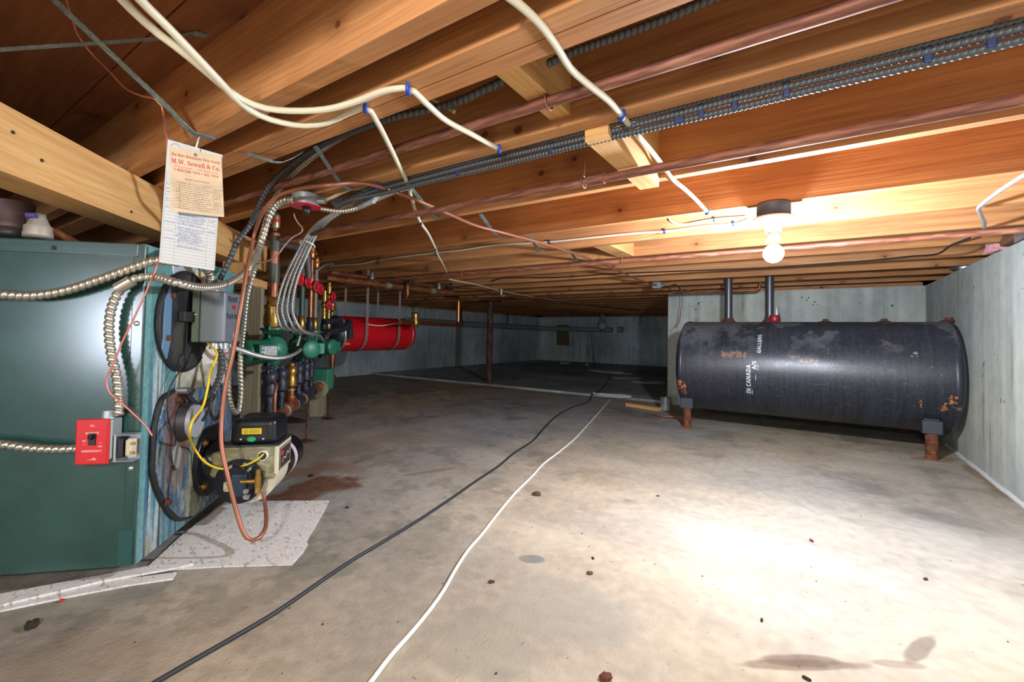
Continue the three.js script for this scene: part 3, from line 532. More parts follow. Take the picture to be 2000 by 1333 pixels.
// ------------------------------------------------------------------ oil burner bolted to the lower door
(() => {
  const G = thing('oil_burner', 'beige oil burner with a black cover and round black fuel pump on the boiler', 'burner', BOILER, BTURN);
  const cast = mat(0xffffff, 0.5, 0.1, { map: tiles(patina(761, [150, 146, 112], [132, 126, 94], [158, 154, 122], 4, 4), 2, 2) }), black = mat(0x10141a, 0.3), pale = mat(0xcfc8ae, 0.45);
  part(G, 'mounting_flange', plateG(circ(0.362, 0.218, 0.105, 40, 0.118), 0.018, 0.012, [0.25, 0.1, 0.47, 0.34], [circ(0.362, 0.218, 0.045, 24)]), black, 'black oval mounting flange');
  for (const a of [0.8, 2.3, 3.95, 5.4]) part(G, 'flange_bolt', hexBolt(0.362 + 0.088 * Math.cos(a), 0.218 + 0.098 * Math.sin(a), 0.032, 0.009), M.brass);
  { const g = new THREE.CylinderGeometry(0.058, 0.07, 0.07, 32); g.rotateX(Math.PI / 2); part(G, 'air_tube', at(g, 0.362, 0.218, 0.062), black); }
  part(G, 'housing', merge([at(rbox(0.15, 0.115, 0.172, 0.008), 0.358, 0.225, 0.172), at(rbox(0.13, 0.09, 0.09, 0.02), 0.362, 0.215, 0.09)]), cast, 'olive beige cast burner housing');
  { const g = new THREE.CylinderGeometry(0.088, 0.088, 0.13, 40, 1, false); g.rotateZ(Math.PI / 2); part(G, 'fan_scroll', at(g, 0.362, 0.175, 0.175), pale, 'pale scroll of the burner fan'); }
  const endFace = part(G, 'end_face', at(rbox(0.152, 0.1, 0.014, 0.004), 0.358, 0.232, 0.262), pale);
  const nameMap = canvasTex(192, 128, (g, w, h) => { g.fillStyle = '#3b2a26'; g.fillRect(0, 0, w, h); g.strokeStyle = '#d8cfc0'; g.lineWidth = 4; g.strokeRect(4, 4, w - 8, h - 8); g.fillStyle = '#d8392e'; g.fillRect(20, 22, 34, 26); g.strokeStyle = '#e8e0d2'; g.lineWidth = 6; g.beginPath(); g.moveTo(40, 96); g.bezierCurveTo(80, 30, 90, 120, 120, 60); g.bezierCurveTo(140, 30, 150, 100, 170, 44); g.stroke(); });
  part(endFace, 'nameplate', plateG([[0.296, 0.193], [0.42, 0.193], [0.42, 0.268], [0.296, 0.268]], 0.2695, 0.001, [0.296, 0.193, 0.42, 0.268]), mat(0xffffff, 0.4, 0, { map: nameMap }), 'dark nameplate with a red mark');
  // black ignition cover
  const cover = part(G, 'ignition_cover', (() => { const g = new RoundedBoxGeometry(0.15, 0.092, 0.15, 4, 0.022), p = g.attributes.position; for (let i = 0; i < p.count; i++) { const k = (p.getY(i) + 0.046) / 0.092; p.setX(i, p.getX(i) * (1 - 0.06 * k)); p.setZ(i, p.getZ(i) * (1 - 0.07 * k)); } g.computeVertexNormals(); return at(g, 0.355, 0.329, 0.188); })(), black, 'rounded black ignition transformer cover');
  part(G, 'cover_base', at(rbox(0.165, 0.006, 0.18, 0.002), 0.356, 0.284, 0.182), M.steelDark);
  const stick = canvasTex(256, 80, (g, w, h) => { g.fillStyle = '#e6c619'; g.fillRect(0, 0, w, h); g.strokeStyle = '#4a4210'; g.lineWidth = 5; g.beginPath(); g.arc(52, 40, 26, 0, 7); g.stroke(); g.beginPath(); g.moveTo(52, 24); g.lineTo(52, 46); g.moveTo(42, 40); g.lineTo(52, 52); g.lineTo(62, 40); g.stroke(); g.fillStyle = '#8a7a14'; for (let y = 18; y < 66; y += 13) g.fillRect(96, y, 140, 7); });
  const side = (g) => { g.rotateY(-Math.PI / 2); return g; };                       // stand a plate on the side that faces -x
  const sticker = (w, h, map) => { const g = new THREE.PlaneGeometry(w, h, 1, 1); return side(g); };
  part(cover, 'yellow_sticker', at(side(rbox(0.062, 0.02, 0.0012, 0.0005, 1)), 0.2796, 0.333, 0.184), mat(0xffffff, 0.5, 0, { map: stick }), 'yellow warning sticker');
  { const g = new THREE.CylinderGeometry(0.014, 0.014, 0.0012, 28); g.rotateZ(Math.PI / 2); g.scale(1, 0.62, 1); part(cover, 'green_sticker', at(g, 0.2796, 0.306, 0.184), mat(0x15a05c, 0.5), 'green oval sticker'); }
  for (const z of [0.15, 0.22]) { const g = new THREE.SphereGeometry(0.0045, 10, 8); part(cover, 'cover_screw', at(g, 0.2796, 0.306, z), M.screw); }
  // round fuel pump on the near side
  const px = 0.28, disc = (r, x, th, mt, name, lab, y = 0.168, z = 0.152) => { const g = new THREE.CylinderGeometry(r, r, th, 40); g.rotateZ(Math.PI / 2); return part(G, name, at(g, x, y, z), mt, lab); };
  disc(0.074, 0.279, 0.018, black, 'pump_plate', 'round black pump plate'); const pumpBody = disc(0.055, 0.258, 0.034, black, 'pump_body');
  part(pumpBody, 'pump_lid', at(rbox(0.014, 0.075, 0.05, 0.006), 0.24, 0.165, 0.165), mat(0x2b3a4a, 0.35, 0.2));
  for (const [y, z] of [[0.222, 0.13], [0.212, 0.19], [0.12, 0.12], [0.115, 0.185]]) { const g = new THREE.CylinderGeometry(0.005, 0.005, 0.01, 6); g.rotateZ(Math.PI / 2); part(pumpBody, 'pump_screw', at(g, 0.262, y, z), M.screw); }
  const pl = canvasTex(128, 128, (g, w, h) => { g.fillStyle = '#14161a'; g.fillRect(0, 0, w, h); g.fillStyle = '#c9bd92'; g.beginPath(); g.roundRect(4, 4, w - 8, h - 8, 26); g.fill(); g.fillStyle = '#222'; for (const [x, y] of [[24, 24], [104, 24], [24, 104]]) { g.beginPath(); g.arc(x, y, 6, 0, 7); g.fill(); } g.font = 'bold 17px sans-serif'; g.textAlign = 'center'; g.fillText('A2VA', 62, 74); g.fillRect(34, 36, 60, 8); g.fillRect(40, 50, 48, 5); g.fillRect(34, 88, 60, 6); });
  part(pumpBody, 'pump_label', at(side(rbox(0.034, 0.034, 0.001, 0.0004, 1)), 0.2403, 0.162, 0.134), mat(0xffffff, 0.45, 0, { map: pl }), 'small tan pump label');
  for (const y of [0.13, 0.148]) { const g = new THREE.CylinderGeometry(0.008, 0.008, 0.022, 14); g.rotateZ(Math.PI / 2); part(pumpBody, 'pump_port', at(g, 0.236, y, 0.19), M.screw); }
  part(G, 'brass_fitting', merge([at((() => { const g = new THREE.CylinderGeometry(0.007, 0.007, 0.05, 14); g.rotateX(Math.PI / 2); return g; })(), 0.236, 0.178, 0.196), at(new THREE.CylinderGeometry(0.0115, 0.0115, 0.034, 6), 0.236, 0.176, 0.222), at(new THREE.CylinderGeometry(0.008, 0.01, 0.022, 14), 0.236, 0.15, 0.222), at(new THREE.CylinderGeometry(0.008, 0.008, 0.03, 14), 0.236, 0.2, 0.222)]), M.brass, 'yellow brass oil fitting');
  // cable gland and air shutter screw
  disc(0.016, 0.279, 0.01, M.white, 'gland_ring', undefined, 0.25, 0.222); disc(0.0125, 0.276, 0.014, M.blackRubber, 'gland', 'black cable gland', 0.25, 0.222);
  { const g = new THREE.CylinderGeometry(0.006, 0.006, 0.02, 12); g.rotateZ(Math.PI / 2); part(G, 'shutter_screw', at(g, 0.275, 0.225, 0.17), M.screw); }
  disc(0.026, 0.281, 0.006, cast, 'air_shutter', undefined, 0.228, 0.155);
  // motor on the far side
  { const g = new THREE.CylinderGeometry(0.072, 0.072, 0.16, 36); g.rotateZ(Math.PI / 2); part(G, 'motor', at(g, 0.51, 0.185, 0.205), black, 'black burner motor'); const b = new THREE.CylinderGeometry(0.0735, 0.0735, 0.03, 36); b.rotateZ(Math.PI / 2); part(G, 'motor_band', at(b, 0.48, 0.185, 0.205), mat(0xd7c8cc, 0.5)); }
})();

// ------------------------------------------------------------------ grey control box over the burner
(() => {
  const C = thing('control_box', 'grey metal control box lettered Reset with a red button beside the boiler', 'control box', lw(0.2, 0.635, 0.03), BTURN);
  const grey = mat(0x6f757a, 0.42, 0.25), w = 0.125, h = 0.165, d = 0.092;
  part(C, 'back_plate', at(rbox(w, h, 0.022, 0.003), w / 2, h / 2, 0.006), mat(0x5d6a58, 0.6, 0.1), 'dull green grey back plate');
  const cover = part(C, 'cover', at(rbox(w + 0.004, h, d - 0.02, 0.006, 3), w / 2, h / 2, 0.018 + (d - 0.02) / 2), grey);
  const mapF = canvasTex(320, 420, (g, ww, hh) => {
    g.fillStyle = '#73787e'; g.fillRect(0, 0, ww, hh); g.fillStyle = '#16181c'; g.font = 'bold 72px sans-serif'; g.save(); g.translate(50, 84); g.rotate(-0.05); g.fillText('Reset', 0, 0); g.restore(); g.save(); g.translate(26, 222); g.font = 'bold 60px sans-serif'; g.fillText('Push Btn', 0, 0); g.restore();
    g.fillStyle = '#d8d0b8'; g.fillRect(170, 340, 80, 54); g.strokeStyle = '#8c8468'; g.lineWidth = 4; g.strokeRect(174, 344, 72, 46); g.fillStyle = '#8c8468'; g.fillRect(188, 362, 44, 8);
  });
  part(cover, 'front_face', plateG([[0.004, 0.004], [w - 0.004, 0.004], [w - 0.004, h - 0.004], [0.004, h - 0.004]], d - 0.002, 0.0006, [0, 0, w, h]), mat(0xffffff, 0.42, 0.2, { map: mapF }), 'grey face with hand lettered Reset Push Btn');
  { const g = new THREE.CylinderGeometry(0.006, 0.006, 0.008, 18); g.rotateX(Math.PI / 2); part(cover, 'reset_button', at(g, 0.058, 0.117, d + 0.002), M.redPlastic, 'red reset button'); }
  { const g = new THREE.SphereGeometry(0.005, 10, 8); part(C, 'side_screw', at(g, -0.001, 0.088, 0.006), M.screw); }
  part(C, 'top_connector', merge([at(rbox(0.06, 0.03, 0.05, 0.004), 0.06, h + 0.014, 0.03), at(new THREE.CylinderGeometry(0.014, 0.014, 0.02, 16), 0.05, h + 0.035, 0.025), at(new THREE.CylinderGeometry(0.014, 0.014, 0.02, 16), 0.083, h + 0.035, 0.035)]), M.galv, 'galvanised conduit connector');
  part(C, 'bottom_connector', merge([0.03, 0.065, 0.1].map((x) => at(new THREE.CylinderGeometry(0.012, 0.014, 0.024, 16), x, -0.01, 0.05))), M.galv);
})();

// ------------------------------------------------------------------ red emergency switch on the boiler side
(() => {
  const S = thing('emergency_switch', 'red emergency switch plate on a metal box hanging off the boiler side', 'switch', BOILER, BTURN);
  const side = (g) => { g.rotateY(-Math.PI / 2); return g; };
  const m = canvasTex(300, 460, (g, w, h) => {
    g.fillStyle = '#cf1518'; g.fillRect(0, 0, w, h); g.fillStyle = 'rgba(240,210,205,.9)'; g.textAlign = 'center'; g.font = 'bold 30px sans-serif'; g.fillText('OIL', 150, 66); g.font = 'bold 34px sans-serif'; g.fillText('BURNER', 150, 146);
    g.fillText('EMERGENCY', 150, 340); g.font = 'bold 26px sans-serif'; g.fillText('OFF', 236, 290); g.fillText('ON', 72, 226); g.fillText('I', 72, 262); g.fillText('I', 236, 250);
    g.fillStyle = 'rgba(235,190,185,.75)'; g.beginPath(); g.moveTo(90, 424); g.lineTo(150, 416); g.lineTo(172, 396); g.lineTo(200, 410); g.lineTo(196, 428); g.fill();
  });
  // flat box under the plate
  part(S, 'switch_box', at(rbox(0.045, 0.105, 0.058, 0.006), -0.028, 0.388, -0.064), M.galv, 'galvanised switch box');
  const plate = part(S, 'red_plate', at(side(rbox(0.074, 0.116, 0.006, 0.003, 2)), -0.053, 0.385, -0.074), M.redPlastic);
  part(plate, 'plate_print', at(side(new THREE.PlaneGeometry(0.066, 0.108)), -0.0566, 0.385, -0.074), mat(0xffffff, 0.4, 0, { map: m }), 'red plate lettered OIL BURNER EMERGENCY ON OFF');
  part(plate, 'toggle', merge([at(rbox(0.004, 0.03, 0.016, 0.001), -0.057, 0.392, -0.073), (() => { const g = rbox(0.016, 0.009, 0.007, 0.002); g.rotateZ(-0.5); return at(g, -0.063, 0.398, -0.073); })()]), M.blackPlastic, 'black toggle');
  part(S, 'top_connector', at(new THREE.CylinderGeometry(0.013, 0.015, 0.022, 16), -0.03, 0.45, -0.055), M.galv);
})();
(() => {
  const S = thing('relay_box', 'small open metal relay frame beside the red emergency switch', 'relay', BOILER, BTURN);
  part(S, 'frame', merge([at(rbox(0.03, 0.002, 0.05, 0.0008), -0.03, 0.398, -0.012), at(rbox(0.03, 0.002, 0.05, 0.0008), -0.03, 0.33, -0.012), at(rbox(0.002, 0.068, 0.05, 0.0008), -0.016, 0.364, -0.012), at(rbox(0.03, 0.068, 0.006, 0.001), -0.03, 0.364, -0.03)]), M.galv);
  part(S, 'core', at(rbox(0.026, 0.05, 0.014, 0.002), -0.032, 0.364, -0.018), M.blackPlastic); part(S, 'coil', at(rbox(0.02, 0.044, 0.016, 0.005), -0.034, 0.364, 0), mat(0xc8bfa0, 0.5));
  part(S, 'terminal_plate', at(rbox(0.004, 0.05, 0.02, 0.001), -0.04, 0.364, 0.008), M.solder);
  for (const y of [0.352, 0.376]) { const g = new THREE.CylinderGeometry(0.0045, 0.0045, 0.006, 10); g.rotateZ(Math.PI / 2); part(S, 'terminal_screw', at(g, -0.044, y, 0.01), M.brass); }
})();

// ------------------------------------------------------------------ flexible conduits and lines about the boiler
const mc = (name, pts, r, mt, label, cat = 'conduit', pitch = 0.0155) => solo(name, flexG(pts, r, pitch), mt, label, cat);
mc('flexible_conduit', [[-2.159, 0.751, 0.254], [-1.972, 0.754, 0.068], [-1.844, 0.754, -0.068], [-1.742, 0.755, -0.169], [-1.697, 0.756, -0.214], [-1.651, 0.755, -0.26], [-1.605, 0.768, -0.307], [-1.541, 0.805, -0.371], [-1.492, 0.838, -0.42], [-1.455, 0.858, -0.457], [-1.421, 0.858, -0.498]].concat([lw(0.1, 0.905, 0.05), lw(0.2, 0.875, 0.06), lw(0.245, 0.852, 0.057)]), 0.0125, M.flex, 'spiral metal conduit crossing the top of the green boiler side to the hanging cards');
mc('flexible_conduit', [[-1.512, 0.447, -0.407], [-1.513, 0.49, -0.406], [-1.517, 0.544, -0.402], [-1.528, 0.611, -0.391], [-1.533, 0.678, -0.386], [-1.529, 0.732, -0.389], [-1.516, 0.779, -0.402], [-1.495, 0.807, -0.423], [-1.466, 0.815, -0.453]].concat([[-1.37, 0.796, -0.481], [-1.468, 0.799, -0.58], [-1.591, 0.834, -0.702], [-1.712, 0.912, -0.823]]).concat([[-1.532, 0.978, -0.77], [-1.515, 1.048, -0.78], [-1.472, 1.091, -0.783], [-1.43, 1.102, -0.787], [-1.398, 1.102, -0.796]]), 0.0115, M.flex, 'spiral metal conduit rising from the red switch and swooping past the control box');
mc('flexible_conduit', [[-2.148, 0.434, 0.243], [-1.961, 0.416, 0.057], [-1.833, 0.4, -0.079], [-1.732, 0.386, -0.18], [-1.687, 0.381, -0.225], [-1.641, 0.369, -0.271], [-1.586, 0.364, -0.326], [-1.534, 0.369, -0.378]], 0.0105, M.flex, 'spiral metal conduit running low across the boiler side to the red switch');
mc('flexible_conduit', [lw(0.283, 0.835, 0.065)].concat([[-1.631, 0.912, -0.714], [-1.629, 0.983, -0.74], [-1.642, 1.046, -0.782]]).concat([[-1.542, 1.09, -0.76], [-1.459, 1.149, -0.754], [-1.333, 1.19, -0.752], [-1.176, 1.205, -0.737], [-1.027, 1.197, -0.716], [-0.905, 1.187, -0.702], [-0.824, 1.181, -0.696]]).concat([[-0.699, 1.182, -0.72], [-0.624, 1.179, -0.72], [-0.569, 1.183, -0.72], [-0.511, 1.188, -0.72]]), 0.0095, M.flexDull, 'spiral metal conduit climbing from the control box into the first joist bay');
mc('flexible_conduit', [lw(0.265, 0.63, 0.08)].concat([[-1.667, 0.526, -0.736], [-1.683, 0.438, -0.752], [-1.717, 0.38, -0.786], [-1.742, 0.381, -0.811], [-1.756, 0.439, -0.824], [-1.744, 0.572, -0.813], [-1.811, 0.686, -0.852], [-1.86, 0.818, -0.886], [-1.848, 0.912, -0.903]]).concat([[-1.655, 1.021, -0.831], [-1.567, 1.116, -0.815], [-1.451, 1.166, -0.795], [-1.269, 1.2, -0.771], [-1.106, 1.212, -0.747], [-0.996, 1.204, -0.725], [-0.895, 1.196, -0.709]]), 0.0095, M.flex, 'spiral metal conduit looping below the control box then up to the joists');
mc('flexible_conduit', [lw(0.23, 0.63, 0.08)].concat([[-1.635, 0.581, -0.704], [-1.618, 0.507, -0.687], [-1.589, 0.467, -0.658]]), 0.0105, M.flexDull, 'short grey spiral conduit hanging from the control box to the burner door');
mc('flexible_conduit', [lw(0.3, 0.63, 0.08)].concat([[-1.663, 0.606, -0.775], [-1.768, 0.58, -0.88], [-1.911, 0.557, -1.037], [-2.106, 0.556, -1.218], [-2.293, 0.577, -1.376], [-2.387, 0.613, -1.456]]), 0.0095, M.flexBright, 'pale conduit swooping from the control box to the first green pump', 'conduit', 0.008);
solo('power_cord', tubeG([[-1.614, 0.464, -0.668], [-1.601, 0.421, -0.656], [-1.574, 0.392, -0.628]], 0.004, 80, 8), M.blackRubber, 'short black cord below the grey conduit end', 'cord');
solo('yellow_wire', tubeG([lw(0.23, 0.635, 0.06)].concat([[-1.583, 0.601, -0.666], [-1.556, 0.547, -0.639], [-1.541, 0.486, -0.624], [-1.524, 0.443, -0.607], [-1.483, 0.413, -0.566], [-1.474, 0.389, -0.557]]).concat([[-1.657, 0.284, -0.644], [-1.642, 0.244, -0.666], [-1.614, 0.219, -0.7], [-1.581, 0.22, -0.748], [-1.553, 0.238, -0.783], [-1.541, 0.259, -0.805]]), 0.0035, 90, 8), mat(0xe2bf1c, 0.45), 'yellow wire looping from the control box to the burner gland', 'wire');
solo('copper_oil_line', tubeG([[-1.508, 0.14, -0.787], [-1.489, 0.115, -0.783], [-1.439, 0.092, -0.763], [-1.394, 0.064, -0.737]].concat([[-1.378, 0.052, -0.71], [-1.384, 0.05, -0.691], [-1.398, 0.074, -0.677], [-1.423, 0.135, -0.666], [-1.451, 0.239, -0.651], [-1.485, 0.326, -0.646], [-1.506, 0.4, -0.653], [-1.511, 0.493, -0.662], [-1.508, 0.604, -0.68], [-1.505, 0.75, -0.697], [-1.522, 0.885, -0.722], [-1.547, 1.003, -0.754]]).concat([[-1.426, 1.052, -0.719], [-1.373, 1.09, -0.729], [-1.301, 1.108, -0.753], [-1.169, 1.103, -0.769]]).concat([[-1.144, 1.126, -0.837], [-1.106, 1.126, -0.892], [-1.104, 1.126, -0.993], [-1.113, 1.126, -1.106], [-1.135, 1.126, -1.263], [-1.156, 1.126, -1.445], [-1.13, 1.126, -1.634], [-1.097, 1.126, -1.899], [-1.08, 1.126, -2.339], [-1.1, 1.126, -2.872], [-1.14, 1.126, -3.478], [-1.124, 1.126, -4.071]]), 0.0062, 50, 10), M.copperTube, 'long copper oil line looping under the burner and up across the ceiling joists', 'oil line');
solo('thin_copper_wire', tubeG([[-1.156, 1.31, -0.205], [-1.195, 1.31, -0.218], [-1.26, 1.31, -0.24], [-1.296, 1.3, -0.256], [-1.314, 1.28, -0.283], [-1.301, 1.25, -0.311], [-1.287, 1.22, -0.335], [-1.248, 1.2, -0.357], [-1.215, 1.19, -0.366], [-1.212, 1.18, -0.379], [-1.214, 1.16, -0.385]].concat([[-1.046, 1.064, -0.335], [-1.006, 1.025, -0.327], [-1.022, 0.914, -0.331], [-1.089, 0.825, -0.35]]).concat([[-1.434, 0.854, -0.456], [-1.439, 0.787, -0.438], [-1.461, 0.699, -0.415], [-1.476, 0.645, -0.4], [-1.49, 0.586, -0.387], [-1.499, 0.547, -0.377], [-1.495, 0.514, -0.381], [-1.477, 0.487, -0.4], [-1.454, 0.454, -0.423], [-1.434, 0.424, -0.442], [-1.424, 0.398, -0.453]]), 0.0024, 60, 8), mat(0xc4786a, 0.4, 0.4), 'thin pink copper wire trailing from the ceiling past the cards to the relay', 'wire');
// conduit strap joining the two upper conduits
solo('conduit_tee', merge([at(aim(new THREE.CylinderGeometry(0.015, 0.015, 0.04, 16), [-1.507, 0.792, -0.408], [-1.492, 0.807, -0.423]), 0, 0, 0)]), M.flex, 'brassy clamp where two conduits meet on the boiler side', 'clamp');

// service cards hanging from a string
(() => {
  const hand = (g, r, x0, x1, y, hgt, col) => { g.strokeStyle = col; g.lineWidth = 1.4; g.beginPath(); let x = x0; g.moveTo(x, y); while (x < x1) { const dx = 2 + r() * 4; g.quadraticCurveTo(x + dx / 2, y - hgt * (0.2 + r()), x + dx, y + (r() - 0.5) * 3); x += dx; if (r() < 0.16) { x += 5; g.moveTo(x, y); } } g.stroke(); };
  const tan = canvasTex(480, 620, (g, w, h) => {
    const n = fbm(6, 8, 4, 801), im = g.createImageData(w, h); for (let j = 0; j < h; j++) for (let i = 0; i < w; i++) { const L = 0.93 + n(i / w, j / h) * 0.12, k = (j * w + i) * 4; im.data[k] = 222 * L; im.data[k + 1] = 200 * L; im.data[k + 2] = 172 * L; im.data[k + 3] = 255; } g.putImageData(im, 0, 0);
    g.fillStyle = '#c42a22'; g.textAlign = 'center'; g.font = 'bold 36px sans-serif'; g.fillText('Do Not Remove This Card', 240, 88, 440); g.font = 'bold 58px serif'; g.fillText('M.W. Sewell & Co.', 240, 158, 450);
    g.font = '22px serif'; g.fillText('259 Front Street   •   Bath, Maine 04530', 240, 192, 410); g.font = 'bold 34px serif'; g.fillText('1-800-540-7094 • 442-7094', 240, 230, 410); g.font = 'bold 22px sans-serif'; g.fillText('Burner Service Record', 240, 302, 220);
    g.strokeStyle = '#6d5d4c'; g.lineWidth = 1.5; for (let y = 320; y < 600; y += 22) { g.beginPath(); g.moveTo(14, y); g.lineTo(w - 10, y); g.stroke(); } g.beginPath(); g.moveTo(80, 320); g.lineTo(80, 600); g.moveTo(380, 320); g.lineTo(380, 600); g.stroke();
    const r = rng(31); for (let y = 338; y < 600; y += 22) { hand(g, r, 18 + r() * 40, 300 + r() * 80, y, 13, '#5a4636'); if (r() < 0.7) hand(g, r, 388, 430 + r() * 40, y, 12, '#5a4636'); }
    g.fillStyle = '#2c3030'; g.beginPath(); g.arc(240, 40, 15, 0, 7); g.fill(); g.fillStyle = '#cfc4ae'; g.beginPath(); g.arc(240, 40, 7, 0, 7); g.fill();
  });
  const white = canvasTex(460, 1040, (g, w, h) => {
    g.fillStyle = '#eef0f0'; g.fillRect(0, 0, w, h); g.strokeStyle = '#777f88'; g.lineWidth = 1.5; for (let y = 290; y < h - 30; y += 28) { g.beginPath(); g.moveTo(12, y); g.lineTo(w - 12, y); g.stroke(); } g.strokeRect(12, 262, w - 24, h - 290); g.beginPath(); g.moveTo(106, 262); g.lineTo(106, h - 28); g.moveTo(372, 262); g.lineTo(372, h - 28); g.stroke();
    g.lineWidth = 4; g.beginPath(); g.arc(70, 66, 46, 0, 7); g.stroke(); g.fillStyle = '#333a40'; g.fillRect(30, 84, 80, 10); const r = rng(47);
    for (let y = 310; y < h - 150; y += 14) { if (r() < 0.9) hand(g, r, 112 + r() * 20, 300 + r() * 60, y, 13, '#4a62a8'); if (r() < 0.18) hand(g, r, 18, 96, y, 11, '#5a70b0'); if (r() < 0.25) hand(g, r, 380, 436, y, 10, '#4a62a8'); }
  });
  const A = [[-0.981, 1.026, -0.319], [-0.898, 0.999, -0.376], [-0.91, 0.786, -0.374], [-0.995, 0.8, -0.317]], Bq = [[-0.962, 1.009, -0.315], [-0.883, 0.991, -0.368], [-0.879, 0.881, -0.374], [-0.953, 0.89, -0.318]];
  const card = (q, n = 6, bow = 0.006) => {
    const pos = [], uv = [], idx = [], P = q.map(V), nrm = P[1].clone().sub(P[0]).cross(P[3].clone().sub(P[0])).normalize();
    for (let s = 0; s < 2; s++) for (let j = 0; j <= n; j++) for (let i = 0; i <= n; i++) { const u = i / n, v = j / n, a = P[0].clone().lerp(P[1], u), b = P[3].clone().lerp(P[2], u), p = a.lerp(b, v).addScaledVector(nrm, bow * Math.sin(u * 3.14) * v + (s ? 0.0004 : -0.0004)); pos.push(p.x, p.y, p.z); uv.push(u, 1 - v); }
    const m = (n + 1) * (n + 1); for (let s = 0; s < 2; s++) for (let j = 0; j < n; j++) for (let i = 0; i < n; i++) { const a = s * m + j * (n + 1) + i, b = a + 1, c = a + n + 1, d = c + 1; s ? idx.push(a, b, c, b, d, c) : idx.push(a, c, b, b, c, d); }
    const g = new THREE.BufferGeometry(); g.setAttribute('position', new THREE.Float32BufferAttribute(pos, 3)); g.setAttribute('uv', new THREE.Float32BufferAttribute(uv, 2)); g.setIndex(idx); g.computeVertexNormals(); return g;
  };
  solo('service_card', card(A), mat(0xc4c6c8, 0.75, 0, { map: white }), 'long white ruled service card with blue handwriting hanging behind the tan card', 'card');
  solo('service_card', card(Bq), mat(0xdcdcda, 0.8, 0, { map: tan }), 'tan card with red lettering hanging in front of the white card', 'card');
  solo('card_string', tubeG([[-1.201, 1.132, -0.452], [-0.925, 1.016, -0.345], [-0.922, 1.003, -0.342]], 0.0012, 200, 6), M.white, 'short white string holding the two service cards', 'string');
})();

// flue and pipes above the boiler
(() => {
  const f = thing('flue_pipe', 'short brown flue pipe collar standing on top of the boiler', 'pipe', [-1.928, 0.931, -0.26]);
  f.scale.setScalar(0.62); part(f, 'collar', latheG([[0.05, 0], [0.052, 0.03], [0.06, 0.036], [0.07, 0.045], [0.073, 0.05], [0.073, 0.075], [0.067, 0.08], [0.067, 0.13], [0.075, 0.14], [0.075, 0.17]], 32), mat(0x6a5450, 0.55, 0.4));
  part(f, 'lower_ring', latheG([[0, 0], [0.055, 0], [0.055, 0.03], [0.048, 0.034]], 32), M.steelDark);
  const r = thing('relief_valve', 'pale reducing fitting with a copper stub on top of the boiler', 'valve', [-1.845, 0.93, -0.3], BTURN);
  part(r, 'cone', latheG([[0, 0], [0.032, 0], [0.032, 0.012], [0.03, 0.02], [0.03, 0.034], [0.026, 0.036], [0.016, 0.06], [0.015, 0.07], [0, 0.07]], 28), mat(0xb5aa9c, 0.5, 0.2));
  part(r, 'elbow', pipeG([[0.02, 0.03, 0], [0.05, 0.03, 0.004], [0.16, -0.004, 0.02]], 0.013, 0.01), M.copper);
  part(r, 'purple_tag', at(rbox(0.02, 0.012, 0.02, 0.002), -0.024, 0.06, 0), mat(0x5a4a9a, 0.5));
})();

// ------------------------------------------------------------------ circulator manifold beside the boiler (same local frame; the header runs away along +x at z = 0.06)
const GREEN = mat(0xffffff, 0.42, 0.1, { map: tiles(patina(901, [44, 118, 92], [36, 100, 80], [58, 134, 108], 8, 8), 6, 6) });
const sootyBlue = M.ironBlack;
const ring = (r, x, y, z, h, seg = 24) => at(new THREE.CylinderGeometry(r, r, h, seg), x, y, z);
function lathed(prof, x, y, z, seg = 20) { return at(latheG(prof, seg), x, y, z); }
(() => {
  const H = thing('return_header', 'copper return header pipe running low behind the burner on two thin rods', 'pipe', BOILER, BTURN);
  const y = 0.28, z = 0.06;
  part(H, 'header_pipe', rodG([1.0, y - 0.02, z], [2.32, y + 0.03, z], 0.027, 20), M.copper);
  for (const s of [1.19, 1.335, 1.49, 1.62, 1.85, 2.1]) part(H, 'tee', merge([aim(at(new THREE.CylinderGeometry(0.032, 0.032, 0.1, 20), 0, 0.05, 0), [s - 0.05, y + (s - 1.5) * 0.038, z], [s + 0.05, y + (s - 1.4) * 0.038, z])]), s === 1.335 || s === 1.49 || s === 1.62 ? sootyBlue : M.copper);
  for (const s of [1.09, 1.25, 1.42, 1.95]) part(H, 'solder_ring', aim(at(new THREE.CylinderGeometry(0.034, 0.034, 0.008, 20), 0, 0, 0), [s, y + (s - 1.5) * 0.038, z], [s + 0.1, y + (s - 1.4) * 0.038, z]), M.solder);
})();
const rodGroup = 'support rods under the return header';
[[[-2.567, 0, -1.591], 'nearer thin rusty rod standing on a floor plate under the header pipe', 0.27], [[-3.092, 0, -2.093], 'farther thin rusty rod standing on a floor plate under the header pipe', 0.32]].forEach(([p, lab, h]) => {
  const r = thing('support_rod', lab, 'rod', p, 0, rodGroup); part(r, 'rod', rodG([0, 0, 0], [0, h, 0], 0.006, 10), M.rustIron); part(r, 'floor_plate', at(rbox(0.09, 0.005, 0.06, 0.002), 0, 0.0025, 0), M.rustIron);
});
